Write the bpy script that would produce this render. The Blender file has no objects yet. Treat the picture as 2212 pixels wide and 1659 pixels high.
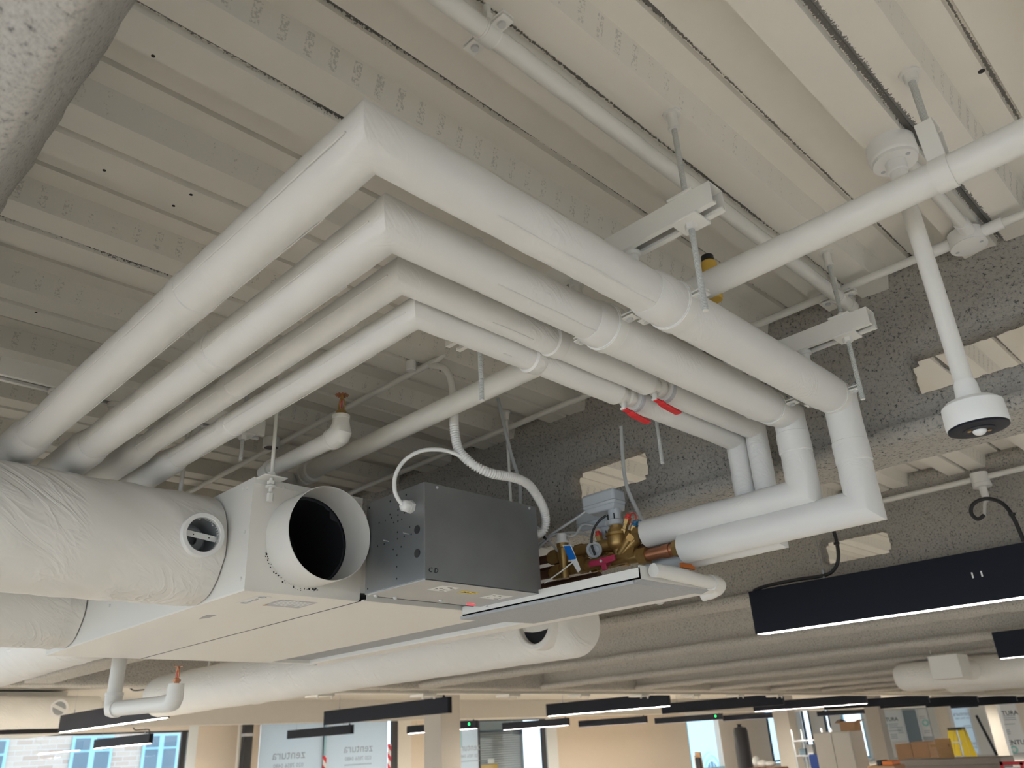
import bpy, bmesh, math, random
from mathutils import Vector, Matrix, noise
random.seed(7)
R = math.radians
PI = math.pi
H = 1.6                       # eye height; every coordinate below is metres relative to the eye, floor at -H

# ---------------------------------------------------------------- camera, world, exposure
S = bpy.context.scene
cd = bpy.data.cameras.new('camera'); cam = bpy.data.objects.new('camera', cd)
S.collection.objects.link(cam); S.camera = cam
cd.sensor_width = 36.0; cd.lens = 36.0 * 1717.815 / 2212.0
cd.clip_start = 0.02; cd.clip_end = 300
rt = Vector((0.70809496, -0.70429729, -0.05066422))
up = Vector((-0.25844125, -0.32526907, 0.90961979))
bk = Vector((-0.65712225, -0.63100346, -0.41234086))
m = Matrix((rt, up, bk)).transposed().to_4x4(); m.translation = (0, 0, H)
cam.matrix_world = m
cd.dof.use_dof = True; cd.dof.focus_distance = 1.75; cd.dof.aperture_fstop = 7.0

w = bpy.data.worlds.new('sky'); S.world = w; w.use_nodes = True
bg = w.node_tree.nodes['Background']
bg.inputs[0].default_value = (0.74, 0.87, 1.0, 1); bg.inputs[1].default_value = 2.1
S.view_settings.view_transform = 'Standard'; S.view_settings.look = 'None'
S.view_settings.gamma = 1; S.view_settings.use_curve_mapping = False
S.view_settings.exposure = 0.34
S.cycles.max_bounces = 8; S.cycles.diffuse_bounces = 5; S.cycles.transparent_max_bounces = 12
S.cycles.caustics_reflective = False; S.cycles.caustics_refractive = False
LAMP = 62.0                   # emission of a lit lens

# ---------------------------------------------------------------- materials
MAT = {}
def newmat(name):
    m = bpy.data.materials.new(name); m.use_nodes = True
    MAT[name] = m
    return m, m.node_tree, m.node_tree.nodes['Principled BSDF']
def mat(name, col, rough=0.6, metal=0.0, spec=0.5, bump=0.0, bscale=60, var=0.0, vscale=8):
    m, nt, b = newmat(name)
    b.inputs['Base Color'].default_value = (*col, 1); b.inputs['Roughness'].default_value = rough
    b.inputs['Metallic'].default_value = metal; b.inputs['Specular IOR Level'].default_value = spec
    tc = nt.nodes.new('ShaderNodeTexCoord')
    n = nt.nodes.new('ShaderNodeTexNoise'); n.inputs['Scale'].default_value = vscale; n.inputs['Detail'].default_value = 3
    nt.links.new(tc.outputs['Object'], n.inputs['Vector'])
    mx = nt.nodes.new('ShaderNodeMix'); mx.data_type = 'RGBA'
    mx.inputs[6].default_value = (*[c * (1 - var) for c in col], 1); mx.inputs[7].default_value = (*[min(1, c * (1 + var)) for c in col], 1)
    nt.links.new(n.outputs['Fac'], mx.inputs[0]); nt.links.new(mx.outputs[2], b.inputs['Base Color'])
    if bump:
        n2 = nt.nodes.new('ShaderNodeTexNoise'); n2.inputs['Scale'].default_value = bscale; n2.inputs['Detail'].default_value = 4
        nt.links.new(tc.outputs['Object'], n2.inputs['Vector'])
        bp = nt.nodes.new('ShaderNodeBump'); bp.inputs['Strength'].default_value = bump; bp.inputs['Distance'].default_value = 0.004
        nt.links.new(n2.outputs['Fac'], bp.inputs['Height']); nt.links.new(bp.outputs[0], b.inputs['Normal'])
    return m
def glow(name, col, strength):
    m, nt, b = newmat(name)
    b.inputs['Base Color'].default_value = (*col, 1)
    b.inputs['Emission Color'].default_value = (*col, 1); b.inputs['Emission Strength'].default_value = strength
    return m
def N(nt, typ, **kw):
    n = nt.nodes.new(typ)
    for k, v in kw.items(): setattr(n, k, v)
    return n
def M_(nt, op, a, b=None, c=None):
    n = nt.nodes.new('ShaderNodeMath'); n.operation = op
    for i, v in enumerate((a, b, c)):
        if v is None: continue
        if isinstance(v, (int, float)): n.inputs[i].default_value = v
        else: nt.links.new(v, n.inputs[i])
    return n.outputs[0]

PITCH, Y0 = 0.335, 0.185
def deck_mat():
    m, nt, b = newmat('painted_deck')
    tc = N(nt, 'ShaderNodeTexCoord'); sp = N(nt, 'ShaderNodeSeparateXYZ'); nt.links.new(tc.outputs['Object'], sp.inputs[0])
    x, y, z = sp.outputs
    k = M_(nt, 'FRACT', M_(nt, 'DIVIDE', M_(nt, 'SUBTRACT', y, Y0 - 10 * PITCH), PITCH))        # 0..1 across one rib
    def near(c, wd):                                                                         # 1 at the groove, 0 away
        return M_(nt, 'SUBTRACT', 1.0, M_(nt, 'SMOOTH_MIN', M_(nt, 'DIVIDE', M_(nt, 'ABSOLUTE', M_(nt, 'SUBTRACT', k, c)), wd), 1.0, 0.1))
    def nz(scale, detail, rough=0.6, vec=None):
        n = N(nt, 'ShaderNodeTexNoise'); n.inputs['Scale'].default_value = scale; n.inputs['Detail'].default_value = detail; n.inputs['Roughness'].default_value = rough
        nt.links.new(vec or tc.outputs['Object'], n.inputs['Vector']); return n.outputs['Fac']
    fine = nz(190, 5, 0.7); broad = nz(2.6, 2)
    g = M_(nt, 'MAXIMUM', near(0.225, 0.042), near(0.79, 0.030))
    wide = M_(nt, 'MULTIPLY', near(0.205, 0.075), M_(nt, 'LESS_THAN', M_(nt, 'ABSOLUTE', M_(nt, 'SUBTRACT', y, 0.26)), 0.1))
    g = M_(nt, 'MAXIMUM', g, M_(nt, 'MULTIPLY', wide, 1.08))
    wob = M_(nt, 'MULTIPLY_ADD', broad, 1.1, -0.36)
    spk = M_(nt, 'MULTIPLY', M_(nt, 'GREATER_THAN', M_(nt, 'ADD', M_(nt, 'MULTIPLY', g, 0.42), M_(nt, 'MULTIPLY', fine, 0.5)), M_(nt, 'SUBTRACT', 0.665, M_(nt, 'MULTIPLY', wob, 0.42))), 0.9)
    # dents pressed into the webs: missed paint inside each
    web = M_(nt, 'MULTIPLY', M_(nt, 'GREATER_THAN', z, 1.007), M_(nt, 'LESS_THAN', z, 1.049))
    fx = M_(nt, 'FRACT', M_(nt, 'MULTIPLY', x, 22.0))
    dent = M_(nt, 'MULTIPLY', web, M_(nt, 'LESS_THAN', fx, 0.34))
    dsp = M_(nt, 'MULTIPLY', dent, M_(nt, 'GREATER_THAN', M_(nt, 'ADD', M_(nt, 'MULTIPLY', fine, 0.75), M_(nt, 'MULTIPLY', broad, 0.35)), 0.60))
    stray = M_(nt, 'GREATER_THAN', M_(nt, 'ADD', M_(nt, 'MULTIPLY', fine, 0.5), M_(nt, 'MULTIPLY', nz(9, 3), 0.5)), 0.685)
    f = M_(nt, 'MINIMUM', M_(nt, 'ADD', M_(nt, 'ADD', spk, M_(nt, 'MULTIPLY', dsp, 0.3)), M_(nt, 'MULTIPLY', stray, 0.5)), 0.92)
    mx = N(nt, 'ShaderNodeMix', data_type='RGBA'); mx.inputs[6].default_value = (0.80, 0.765, 0.695, 1); mx.inputs[7].default_value = (0.10, 0.098, 0.095, 1)
    nt.links.new(f, mx.inputs[0]); nt.links.new(mx.outputs[2], b.inputs['Base Color'])
    b.inputs['Roughness'].default_value = 0.5; b.inputs['Specular IOR Level'].default_value = 0.35
    bp = N(nt, 'ShaderNodeBump'); bp.inputs['Strength'].default_value = 0.5; bp.inputs['Distance'].default_value = 0.006
    nt.links.new(M_(nt, 'ADD', M_(nt, 'MULTIPLY', dent, 0.35), M_(nt, 'MULTIPLY', fine, 0.06)), bp.inputs['Height']); nt.links.new(bp.outputs[0], b.inputs['Normal'])
    return m
def spray_mat(name, base, dark, scale, dens, bump):
    m, nt, b = newmat(name)
    tc = N(nt, 'ShaderNodeTexCoord')
    v = N(nt, 'ShaderNodeTexNoise'); v.inputs['Scale'].default_value = scale; v.inputs['Detail'].default_value = 6; v.inputs['Roughness'].default_value = 0.72
    nt.links.new(tc.outputs['Object'], v.inputs['Vector'])
    r = N(nt, 'ShaderNodeValToRGB'); r.color_ramp.elements[0].position = dens; r.color_ramp.elements[1].position = dens + 0.09
    r.color_ramp.elements[0].color = (*dark, 1); r.color_ramp.elements[1].color = (*[c * .86 for c in base], 1)
    e = r.color_ramp.elements.new(dens + 0.20); e.color = (*base, 1)
    nt.links.new(v.outputs['Fac'], r.inputs[0]); nt.links.new(r.outputs[0], b.inputs['Base Color'])
    b.inputs['Roughness'].default_value = 0.9; b.inputs['Specular IOR Level'].default_value = 0.15
    n2 = N(nt, 'ShaderNodeTexNoise'); n2.inputs['Scale'].default_value = scale * 0.6; n2.inputs['Detail'].default_value = 7; n2.inputs['Roughness'].default_value = 0.7
    nt.links.new(tc.outputs['Object'], n2.inputs['Vector'])
    bp = N(nt, 'ShaderNodeBump'); bp.inputs['Strength'].default_value = bump; bp.inputs['Distance'].default_value = 0.02
    nt.links.new(n2.outputs['Fac'], bp.inputs['Height']); nt.links.new(bp.outputs[0], b.inputs['Normal'])
    return m
def wrap_mat(name, col, cut=-2.6, bump=0.25, scale=26):
    """painted foil wrap: soft creases, a few missed specks"""
    m, nt, b = newmat(name)
    tc = N(nt, 'ShaderNodeTexCoord')
    n1 = N(nt, 'ShaderNodeTexNoise'); n1.inputs['Scale'].default_value = scale; n1.inputs['Detail'].default_value = 3; n1.inputs['Distortion'].default_value = 1.2
    n2 = N(nt, 'ShaderNodeTexNoise'); n2.inputs['Scale'].default_value = 5; n2.inputs['Detail'].default_value = 3
    mp = N(nt, 'ShaderNodeMapping'); mp.inputs['Rotation'].default_value = (R(8), R(-36), R(12)); m2 = N(nt, 'ShaderNodeMapping'); m2.inputs['Scale'].default_value = (.32, .8, 1.6)
    nt.links.new(tc.outputs['Object'], mp.inputs[0]); nt.links.new(mp.outputs[0], m2.inputs[0]); nt.links.new(m2.outputs[0], n1.inputs['Vector']); nt.links.new(tc.outputs['Object'], n2.inputs['Vector'])
    rid = M_(nt, 'ABSOLUTE', M_(nt, 'SUBTRACT', n1.outputs['Fac'], 0.5))
    crease = M_(nt, 'MULTIPLY', M_(nt, 'SUBTRACT', 0.12, M_(nt, 'MINIMUM', rid, 0.12)), M_(nt, 'MINIMUM', M_(nt, 'MAXIMUM', M_(nt, 'MULTIPLY_ADD', n2.outputs['Fac'], 6.0, cut), 0.0), 1.3))
    bp = N(nt, 'ShaderNodeBump'); bp.inputs['Strength'].default_value = bump; bp.inputs['Distance'].default_value = 0.02
    nt.links.new(crease, bp.inputs['Height']); nt.links.new(bp.outputs[0], b.inputs['Normal'])
    mx = N(nt, 'ShaderNodeMix', data_type='RGBA'); mx.inputs[6].default_value = (*[c * 0.95 for c in col], 1); mx.inputs[7].default_value = (*[min(1, c * 1.04) for c in col], 1)
    nt.links.new(n2.outputs['Fac'], mx.inputs[0]); nt.links.new(mx.outputs[2], b.inputs['Base Color'])
    b.inputs['Roughness'].default_value = 0.48; b.inputs['Specular IOR Level'].default_value = 0.4
    return m
deck_mat()
spray_mat('sprayed_fibre', (0.74, 0.70, 0.635), (0.11, 0.108, 0.105), 120, 0.348, 1.0)
spray_mat('sprayed_window_lit', (0.82, 0.80, 0.765), (0.27, 0.265, 0.27), 120, 0.335, 0.8)  # lighter copy of the spray: window light on the near beam put into the colour
wrap_mat('foil_wrap', (0.74, 0.73, 0.705), cut=-3.1, bump=0.3, scale=22)
wrap_mat('duct_wrap', (0.80, 0.775, 0.725), bump=0.9, scale=13)
mat('white_paint', (0.74, 0.725, 0.685), 0.42, var=0.02)
mat('white_plastic', (0.82, 0.81, 0.79), 0.35, var=0.01)
mat('rod_zinc', (0.56, 0.57, 0.57), 0.45, 0.25, var=0.05)
def thread_mat():
    m, nt, b = newmat('threaded_rod')
    tc = N(nt, 'ShaderNodeTexCoord'); sp = N(nt, 'ShaderNodeSeparateXYZ'); nt.links.new(tc.outputs['Object'], sp.inputs[0])
    s = M_(nt, 'SINE', M_(nt, 'MULTIPLY', sp.outputs[2], 2 * PI / 0.0026))
    b.inputs['Base Color'].default_value = (0.60, 0.61, 0.60, 1); b.inputs['Roughness'].default_value = 0.5; b.inputs['Metallic'].default_value = 0.2
    bp = N(nt, 'ShaderNodeBump'); bp.inputs['Strength'].default_value = 0.7; bp.inputs['Distance'].default_value = 0.001
    nt.links.new(s, bp.inputs['Height']); nt.links.new(bp.outputs[0], b.inputs['Normal'])
thread_mat()
mat('panel_white', (0.80, 0.775, 0.72), 0.4, var=0.015)
mat('galvanised', (0.27, 0.28, 0.285), 0.38, 0.7, var=0.12, vscale=14)
mat('galvanised_pale', (0.46, 0.46, 0.455), 0.45, 0.2, var=0.06)
mat('grey_foam', (0.42, 0.43, 0.44), 0.9, var=0.12, vscale=120, bump=0.5, bscale=220)
mat('black_void', (0.012, 0.012, 0.016), 0.9)
mat('hole', (0.02, 0.02, 0.022), 0.8)
mat('lamp_black', (0.010, 0.012, 0.020), 0.5, spec=0.18)
mat('cable_black', (0.015, 0.016, 0.018), 0.5)
mat('cable_grey', (0.50, 0.52, 0.53), 0.5)
mat('actuator_grey', (0.50, 0.54, 0.58), 0.42)
mat('brass', (0.42, 0.27, 0.10), 0.38, 0.75, var=0.22, vscale=40)
mat('copper', (0.50, 0.22, 0.12), 0.38, 0.75, var=0.3, vscale=30)
mat('dark_copper', (0.16, 0.075, 0.045), 0.5, 0.5, var=0.3, vscale=30)
mat('red_handle', (0.62, 0.02, 0.025), 0.4)
mat('magenta_handle', (0.42, 0.03, 0.08), 0.45)
mat('red_cap', (0.60, 0.04, 0.03), 0.5)
mat('blue_cap', (0.02, 0.16, 0.30), 0.5)
mat('tag_blue', (0.01, 0.17, 0.62), 0.4)
mat('label_white', (0.80, 0.80, 0.78), 0.5)
mat('label_grey', (0.50, 0.51, 0.53), 0.5)
mat('label_yellow', (0.78, 0.60, 0.10), 0.5)
mat('ink', (0.02, 0.02, 0.025), 0.7)
mat('ink_grey', (0.36, 0.39, 0.42), 0.7)
mat('scuff', (0.42, 0.43, 0.44), 0.6)
mat('yellow', (0.66, 0.42, 0.07), 0.45)
mat('orange', (0.75, 0.20, 0.03), 0.5)
mat('plaster', (0.70, 0.61, 0.52), 0.8, var=0.02)
mat('plaster_white', (0.74, 0.71, 0.66), 0.8, var=0.02)
mat('column_paint', (0.52, 0.49, 0.45), 0.7, var=0.02)
mat('floor_screed', (0.68, 0.64, 0.585), 0.7, var=0.08, vscale=2)
mat('frame_dark', (0.018, 0.02, 0.026), 0.5)
mat('frame_white', (0.75, 0.78, 0.80), 0.5)
mat('frame_blue', (0.36, 0.62, 0.74), 0.5)
mat('cardboard', (0.47, 0.29, 0.165), 0.85, var=0.06)
mat('timber', (0.42, 0.25, 0.11), 0.75, var=0.2, vscale=20)
mat('cabinet', (0.66, 0.63, 0.58), 0.5)
mat('ladder_yellow', (0.60, 0.46, 0.02), 0.45)
mat('worktop', (0.30, 0.265, 0.235), 0.7, var=0.08)
mat('red_frame', (0.55, 0.03, 0.04), 0.5)
mat('blue_plastic', (0.03, 0.09, 0.42), 0.5)
mat('metal_grey', (0.40, 0.42, 0.44), 0.4, 0.5)
mat('dark_wrap', (0.03, 0.032, 0.04), 0.5)
mat('render_blue', (0.55, 0.74, 0.82), 0.8)
mat('street_glass', (0.16, 0.22, 0.27), 0.15)
mat('mint', (0.30, 0.62, 0.56), 0.6)
glow('lens_white', (1.0, 0.95, 0.88), LAMP * 0.72)
glow('lens_added', (1.0, 0.94, 0.85), LAMP * 3.0)
glow('lens_far', (1.0, 0.92, 0.78), LAMP * 3.6)
glow('led_green', (0.02, 0.9, 0.16), 3.0)
glow('led_red', (0.95, 0.04, 0.06), 1.2)
mat('lens_off', (0.75, 0.75, 0.74), 0.4)
def brick_mat():
    m, nt, b = newmat('street_brick')
    tc = N(nt, 'ShaderNodeTexCoord'); mp = N(nt, 'ShaderNodeMapping'); mp.inputs['Rotation'].default_value = (R(90), 0, 0)
    nt.links.new(tc.outputs['Object'], mp.inputs[0])
    br = N(nt, 'ShaderNodeTexBrick'); br.inputs['Scale'].default_value = 1.0
    br.inputs['Color1'].default_value = (0.50, 0.37, 0.30, 1); br.inputs['Color2'].default_value = (0.62, 0.52, 0.44, 1); br.inputs['Mortar'].default_value = (0.60, 0.57, 0.53, 1)
    br.inputs['Brick Width'].default_value = 0.5; br.inputs['Row Height'].default_value = 0.16; br.inputs['Mortar Size'].default_value = 0.012
    nt.links.new(mp.outputs[0], br.inputs['Vector']); nt.links.new(br.outputs['Color'], b.inputs['Base Color']); b.inputs['Roughness'].default_value = 0.9
brick_mat()
def film_mat(name, col):
    m, nt, b = newmat(name)
    b.inputs['Base Color'].default_value = (*col, 1); b.inputs['Roughness'].default_value = 0.7
    t = N(nt, 'ShaderNodeBsdfTranslucent'); t.inputs[0].default_value = (*col, 1)
    mx = N(nt, 'ShaderNodeMixShader'); mx.inputs[0].default_value = 0.6
    nt.links.new(b.outputs[0], mx.inputs[1]); nt.links.new(t.outputs[0], mx.inputs[2])
    nt.links.new(mx.outputs[0], nt.nodes['Material Output'].inputs[0])
film_mat('white_film', (0.74, 0.78, 0.80))
film_mat('clear_tube', (0.72, 0.74, 0.74))
def glass_mat():
    m, nt, b = newmat('pane_glass')
    t = N(nt, 'ShaderNodeBsdfTransparent'); t.inputs[0].default_value = (0.93, 0.96, 0.97, 1)
    g = N(nt, 'ShaderNodeBsdfGlossy'); g.inputs[1].default_value = 0.03
    mx = N(nt, 'ShaderNodeMixShader'); mx.inputs[0].default_value = 0.07
    nt.links.new(t.outputs[0], mx.inputs[1]); nt.links.new(g.outputs[0], mx.inputs[2]); nt.links.new(mx.outputs[0], nt.nodes['Material Output'].inputs[0])
glass_mat()
def tape_mat():
    m, nt, b = newmat('hazard_tape')
    tc = N(nt, 'ShaderNodeTexCoord'); sp = N(nt, 'ShaderNodeSeparateXYZ'); nt.links.new(tc.outputs['Object'], sp.inputs[0])
    f = M_(nt, 'GREATER_THAN', M_(nt, 'FRACT', M_(nt, 'MULTIPLY', M_(nt, 'ADD', M_(nt, 'MULTIPLY', sp.outputs[0], 1.2), sp.outputs[2]), 3.2)), 0.5)
    mx = N(nt, 'ShaderNodeMix', data_type='RGBA'); mx.inputs[6].default_value = (0.85, 0.85, 0.85, 1); mx.inputs[7].default_value = (0.65, 0.03, 0.06, 1)
    nt.links.new(f, mx.inputs[0]); nt.links.new(mx.outputs[2], b.inputs['Base Color'])
tape_mat()

# ---------------------------------------------------------------- mesh helpers
def V(*a): return Vector(a[0] if len(a) == 1 else a)
class MB:
    def __init__(s): s.v = []; s.f = []
    def add(s, vs, fs):
        o = len(s.v); s.v += [Vector(p) for p in vs]; s.f += [[i + o for i in f] for f in fs]; return s
    def box(s, a, b):
        x0, y0, z0 = a; x1, y1, z1 = b
        return s.add([(x0, y0, z0), (x1, y0, z0), (x1, y1, z0), (x0, y1, z0), (x0, y0, z1), (x1, y0, z1), (x1, y1, z1), (x0, y1, z1)],
                     [(0, 3, 2, 1), (4, 5, 6, 7), (0, 1, 5, 4), (1, 2, 6, 5), (2, 3, 7, 6), (3, 0, 4, 7)])
    def obox(s, c, ax, ay, az):      # centre and three half-axis vectors
        c, ax, ay, az = V(c), V(ax), V(ay), V(az)
        p = [c + ax * i + ay * j + az * k for k in (-1, 1) for i, j in ((-1, -1), (1, -1), (1, 1), (-1, 1))]
        return s.add(p, [(0, 3, 2, 1), (4, 5, 6, 7), (0, 1, 5, 4), (1, 2, 6, 5), (2, 3, 7, 6), (3, 0, 4, 7)])
    def tube(s, path, r, seg=16, caps=True, r_in=None):
        """swept circle with mitred corners; r a number or one per point"""
        P = [V(p) for p in path]; n = len(P)
        rr = r if isinstance(r, (list, tuple)) else [r] * n
        d = [(P[i + 1] - P[i]).normalized() for i in range(n - 1)]
        a = d[0].orthogonal().normalized(); b = d[0].cross(a)
        if abs(d[0].z) < 0.9:
            a = V(0, 0, 1).cross(d[0]).normalized(); b = d[0].cross(a)
        rings = []; cur = [a * math.cos(2 * PI * k / seg) + b * math.sin(2 * PI * k / seg) for k in range(seg)]
        for i in range(n):
            if i == 0: rings.append([P[0] + u * rr[0] for u in cur]); continue
            di = d[i - 1]; nn = (di + d[i]).normalized() if i < n - 1 else di
            ring = []
            for u in cur:
                w_ = u * rr[i]; t = -w_.dot(nn) / max(0.25, di.dot(nn)); ring.append(P[i] + w_ + di * t)
            rings.append(ring)
            if i < n - 1:
                q = di.rotation_difference(d[i]); cur = [q @ u for u in cur]
        vs = [p for rg in rings for p in rg]
        fs = [(i * seg + k, i * seg + (k + 1) % seg, (i + 1) * seg + (k + 1) % seg, (i + 1) * seg + k) for i in range(n - 1) for k in range(seg)]
        if caps:
            fs.append(tuple(range(seg - 1, -1, -1))); fs.append(tuple((n - 1) * seg + k for k in range(seg)))
        return s.add(vs, fs)
    def cyl(s, a, b, r, seg=20, r2=None): return s.tube([a, b], [r, r if r2 is None else r2], seg)
    def lathe(s, o, ax, prof, seg=28):
        """profile of (along, radius) turned about the axis"""
        o, ax = V(o), V(ax).normalized(); a = ax.orthogonal().normalized(); b = ax.cross(a); n = len(prof)
        vs = [o + ax * t + (a * math.cos(2 * PI * k / seg) + b * math.sin(2 * PI * k / seg)) * r for t, r in prof for k in range(seg)]
        fs = [(i * seg + k, i * seg + (k + 1) % seg, (i + 1) * seg + (k + 1) % seg, (i + 1) * seg + k) for i in range(n - 1) for k in range(seg)]
        if prof[0][1] > 1e-4: fs.append(tuple(range(seg - 1, -1, -1)))
        if prof[-1][1] > 1e-4: fs.append(tuple((n - 1) * seg + k for k in range(seg)))
        return s.add(vs, fs)
    def ring(s, o, ax, t0, t1, ri, ro, seg=40):
        """pipe wall with thickness along an axis"""
        o, ax = V(o), V(ax).normalized(); a = ax.orthogonal().normalized(); b = ax.cross(a)
        prof = [(t0, ri), (t0, ro), (t1, ro), (t1, ri)]
        vs = [o + ax * t + (a * math.cos(2 * PI * k / seg) + b * math.sin(2 * PI * k / seg)) * r for t, r in prof for k in range(seg)]
        fs = [(i * seg + k, i * seg + (k + 1) % seg, ((i + 1) % 4) * seg + (k + 1) % seg, ((i + 1) % 4) * seg + k) for i in range(4) for k in range(seg)]
        return s.add(vs, fs)
    def prism(s, pts, ax):           # closed planar outline pushed along a vector
        p = [V(q) for q in pts]; n = len(p); q = [a + V(ax) for a in p]
        return s.add(p + q, [tuple(range(n - 1, -1, -1)), tuple(range(n, 2 * n))] + [(i, (i + 1) % n, n + (i + 1) % n, n + i) for i in range(n)])
    def hexn(s, c, ax, r, h): return s.cyl(V(c), V(c) + V(ax).normalized() * h, r, 6)
    def ball(s, c, r, sc=(1, 1, 1), seg=16, rg=10):
        vs = []; fs = []
        for i in range(rg + 1):
            t = PI * i / rg
            for k in range(seg):
                u = 2 * PI * k / seg; vs.append(V(c) + V(r * sc[0] * math.sin(t) * math.cos(u), r * sc[1] * math.sin(t) * math.sin(u), r * sc[2] * math.cos(t)))
        for i in range(rg):
            for k in range(seg): fs.append((i * seg + k, (i + 1) * seg + k, (i + 1) * seg + (k + 1) % seg, i * seg + (k + 1) % seg))
        return s.add(vs, fs)
def smooth_path(pts, n=8):
    P = [V(p) for p in pts]; out = []
    for i in range(len(P) - 1):
        a = P[max(0, i - 1)]; b = P[i]; c = P[i + 1]; d = P[min(len(P) - 1, i + 2)]
        for k in range(n):
            t = k / n
            out.append(0.5 * ((2 * b) + (c - a) * t + (2 * a - 5 * b + 4 * c - d) * t * t + (3 * b - a - 3 * c + d) * t ** 3))
    return out + [P[-1]]
def dense(path, step, keep):
    """points along a polyline, none closer than keep to a corner"""
    P = [V(p) for p in path]; out = [P[0]]
    for i in range(len(P) - 1):
        a, b = P[i], P[i + 1]; L = (b - a).length; lo = keep if i > 0 else 0.0; hi = L - (keep if i < len(P) - 2 else 0.0)
        n = max(1, int((hi - lo) / step))
        for k in range(n + 1):
            t = lo + (hi - lo) * k / n
            if t > 1e-6 and t < L - 1e-6: out.append(a + (b - a) * (t / L))
        out.append(b)
    return out
def obj(name, mb, material, parent=None, origin=(0, 0, 0), smooth=True, ang=35, bevel=0.0):
    me = bpy.data.meshes.new(name); o = V(parent['_o'] if parent is not None and '_o' in parent else origin)
    me.from_pydata([tuple(p - o) for p in mb.v], [], mb.f); me.update()
    bm = bmesh.new(); bm.from_mesh(me); bmesh.ops.recalc_face_normals(bm, faces=bm.faces); bm.to_mesh(me); bm.free()
    if smooth:
        me.shade_smooth(); me.set_sharp_from_angle(angle=R(ang))
    me.materials.append(MAT[material])
    ob = bpy.data.objects.new(name, me); S.collection.objects.link(ob)
    if parent is not None: ob.parent = parent; ob['_o'] = list(o)
    else: ob.location = o + V(0, 0, H); ob['_o'] = list(o)
    if bevel:
        b = ob.modifiers.new('bevel', 'BEVEL'); b.width = bevel; b.segments = 2; b.limit_method = 'ANGLE'; b.angle_limit = R(50); b.harden_normals = False
    return ob
def thing(name, label, cat, at, group=None):
    o = bpy.data.objects.new(name, None); S.collection.objects.link(o); o.empty_display_size = 0.05
    o.location = V(at) + V(0, 0, H); o['_o'] = list(at); o['label'] = label; o['category'] = cat
    if group: o['group'] = group
    return o
def tag(o, label, cat, group=None, kind=None):
    o['label'] = label; o['category'] = cat
    if group: o['group'] = group
    if kind: o['kind'] = kind
    return o
def struct(name, mb, material, origin=(0, 0, 0), **kw):
    o = obj(name, mb, material, None, origin, **kw); o['kind'] = 'structure'; return o
def dup(root, offset, label=None, group=None):
    """a copy of a thing with its parts and their sub-parts, moved by offset"""
    def cp(o, par):
        c = o.copy(); S.collection.objects.link(c)
        if par is not None: c.parent = par
        for ch in [q for q in S.objects if q.parent == o]: cp(ch, c)
        return c
    r = cp(root, None); r.location = root.location + V(offset)
    if label: r['label'] = label
    if group: r['group'] = group
    return r
def text_mesh(body, size, frame, depth=0.0006, mirror=False, bold=False):
    """letters laid on a surface: frame = (origin, right, up)"""
    cu = bpy.data.curves.new('lettering', 'FONT'); cu.body = body; cu.size = size; cu.align_x = 'CENTER'; cu.align_y = 'CENTER'; cu.extrude = depth; cu.resolution_u = 2
    if bold: cu.offset = size * 0.012
    t = bpy.data.objects.new('lettering', cu); S.collection.objects.link(t)
    dg = bpy.context.evaluated_depsgraph_get(); me = bpy.data.meshes.new_from_object(t.evaluated_get(dg))
    bpy.data.objects.remove(t); bpy.data.curves.remove(cu)
    o, r, u = V(frame[0]), V(frame[1]).normalized(), V(frame[2]).normalized(); nn = r.cross(u); mb = MB(); sx = -1 if mirror else 1
    mb.add([o + r * (q.co.x * sx) + u * q.co.y + nn * q.co.z for q in me.vertices], [list(p.vertices) for p in me.polygons]); bpy.data.meshes.remove(me)
    return mb
def nz(p, s): return noise.noise(V(p) * s)

# ---------------------------------------------------------------- the setting
YE = 7.3                                                     # the deck bays end here
mb = MB(); prof = []
for k in range(-13, 22):
    b = Y0 + PITCH * k
    prof += [(b, 1.0), (b + .066, 1.0), (b + .070, 1.011), (b + .080, 1.011), (b + .084, 1.0), (b + .155, 1.0), (b + .168, 1.055),
             (b + .257, 1.055), (b + .260, 1.066), (b + .268, 1.066), (b + .271, 1.055), (b + .321, 1.055)]
prof = [p for p in prof if p[0] < YE + .2]
n = len(prof)
mb.add([(-6, y, z) for y, z in prof] + [(36, y, z) for y, z in prof], [(i, i + 1, n + i + 1, n + i) for i in range(n - 1)])
deck = struct('ceiling', mb, 'painted_deck', smooth=False)
for x, y in ((.744, .633), (1.099, .629), (.285, 1.005), (.329, 1.325), (.477, 1.290), (.467, 1.345), (.40, 1.95), (1.315, .118)):
    z = 1.0 if (y - Y0) % PITCH < .155 else 1.055
    obj('fixing_hole', MB().cyl((x * z, y * z, z - .0006), (x * z, y * z, z - .0001), .0032 if x < 1.2 else .006, 12), 'hole', deck)
struct('floor', MB().box((-6, -7, -H - .1), (48, 23.4, -H)), 'floor_screed', smooth=False)
struct('ceiling', MB().box((-1, YE, 1.0), (48, 23.4, 1.08)), 'plaster_white', smooth=False)
struct('wall_back', MB().box((-6, -7.2, -H), (48, -7.0, 1.2)), 'worktop', smooth=False)

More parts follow.
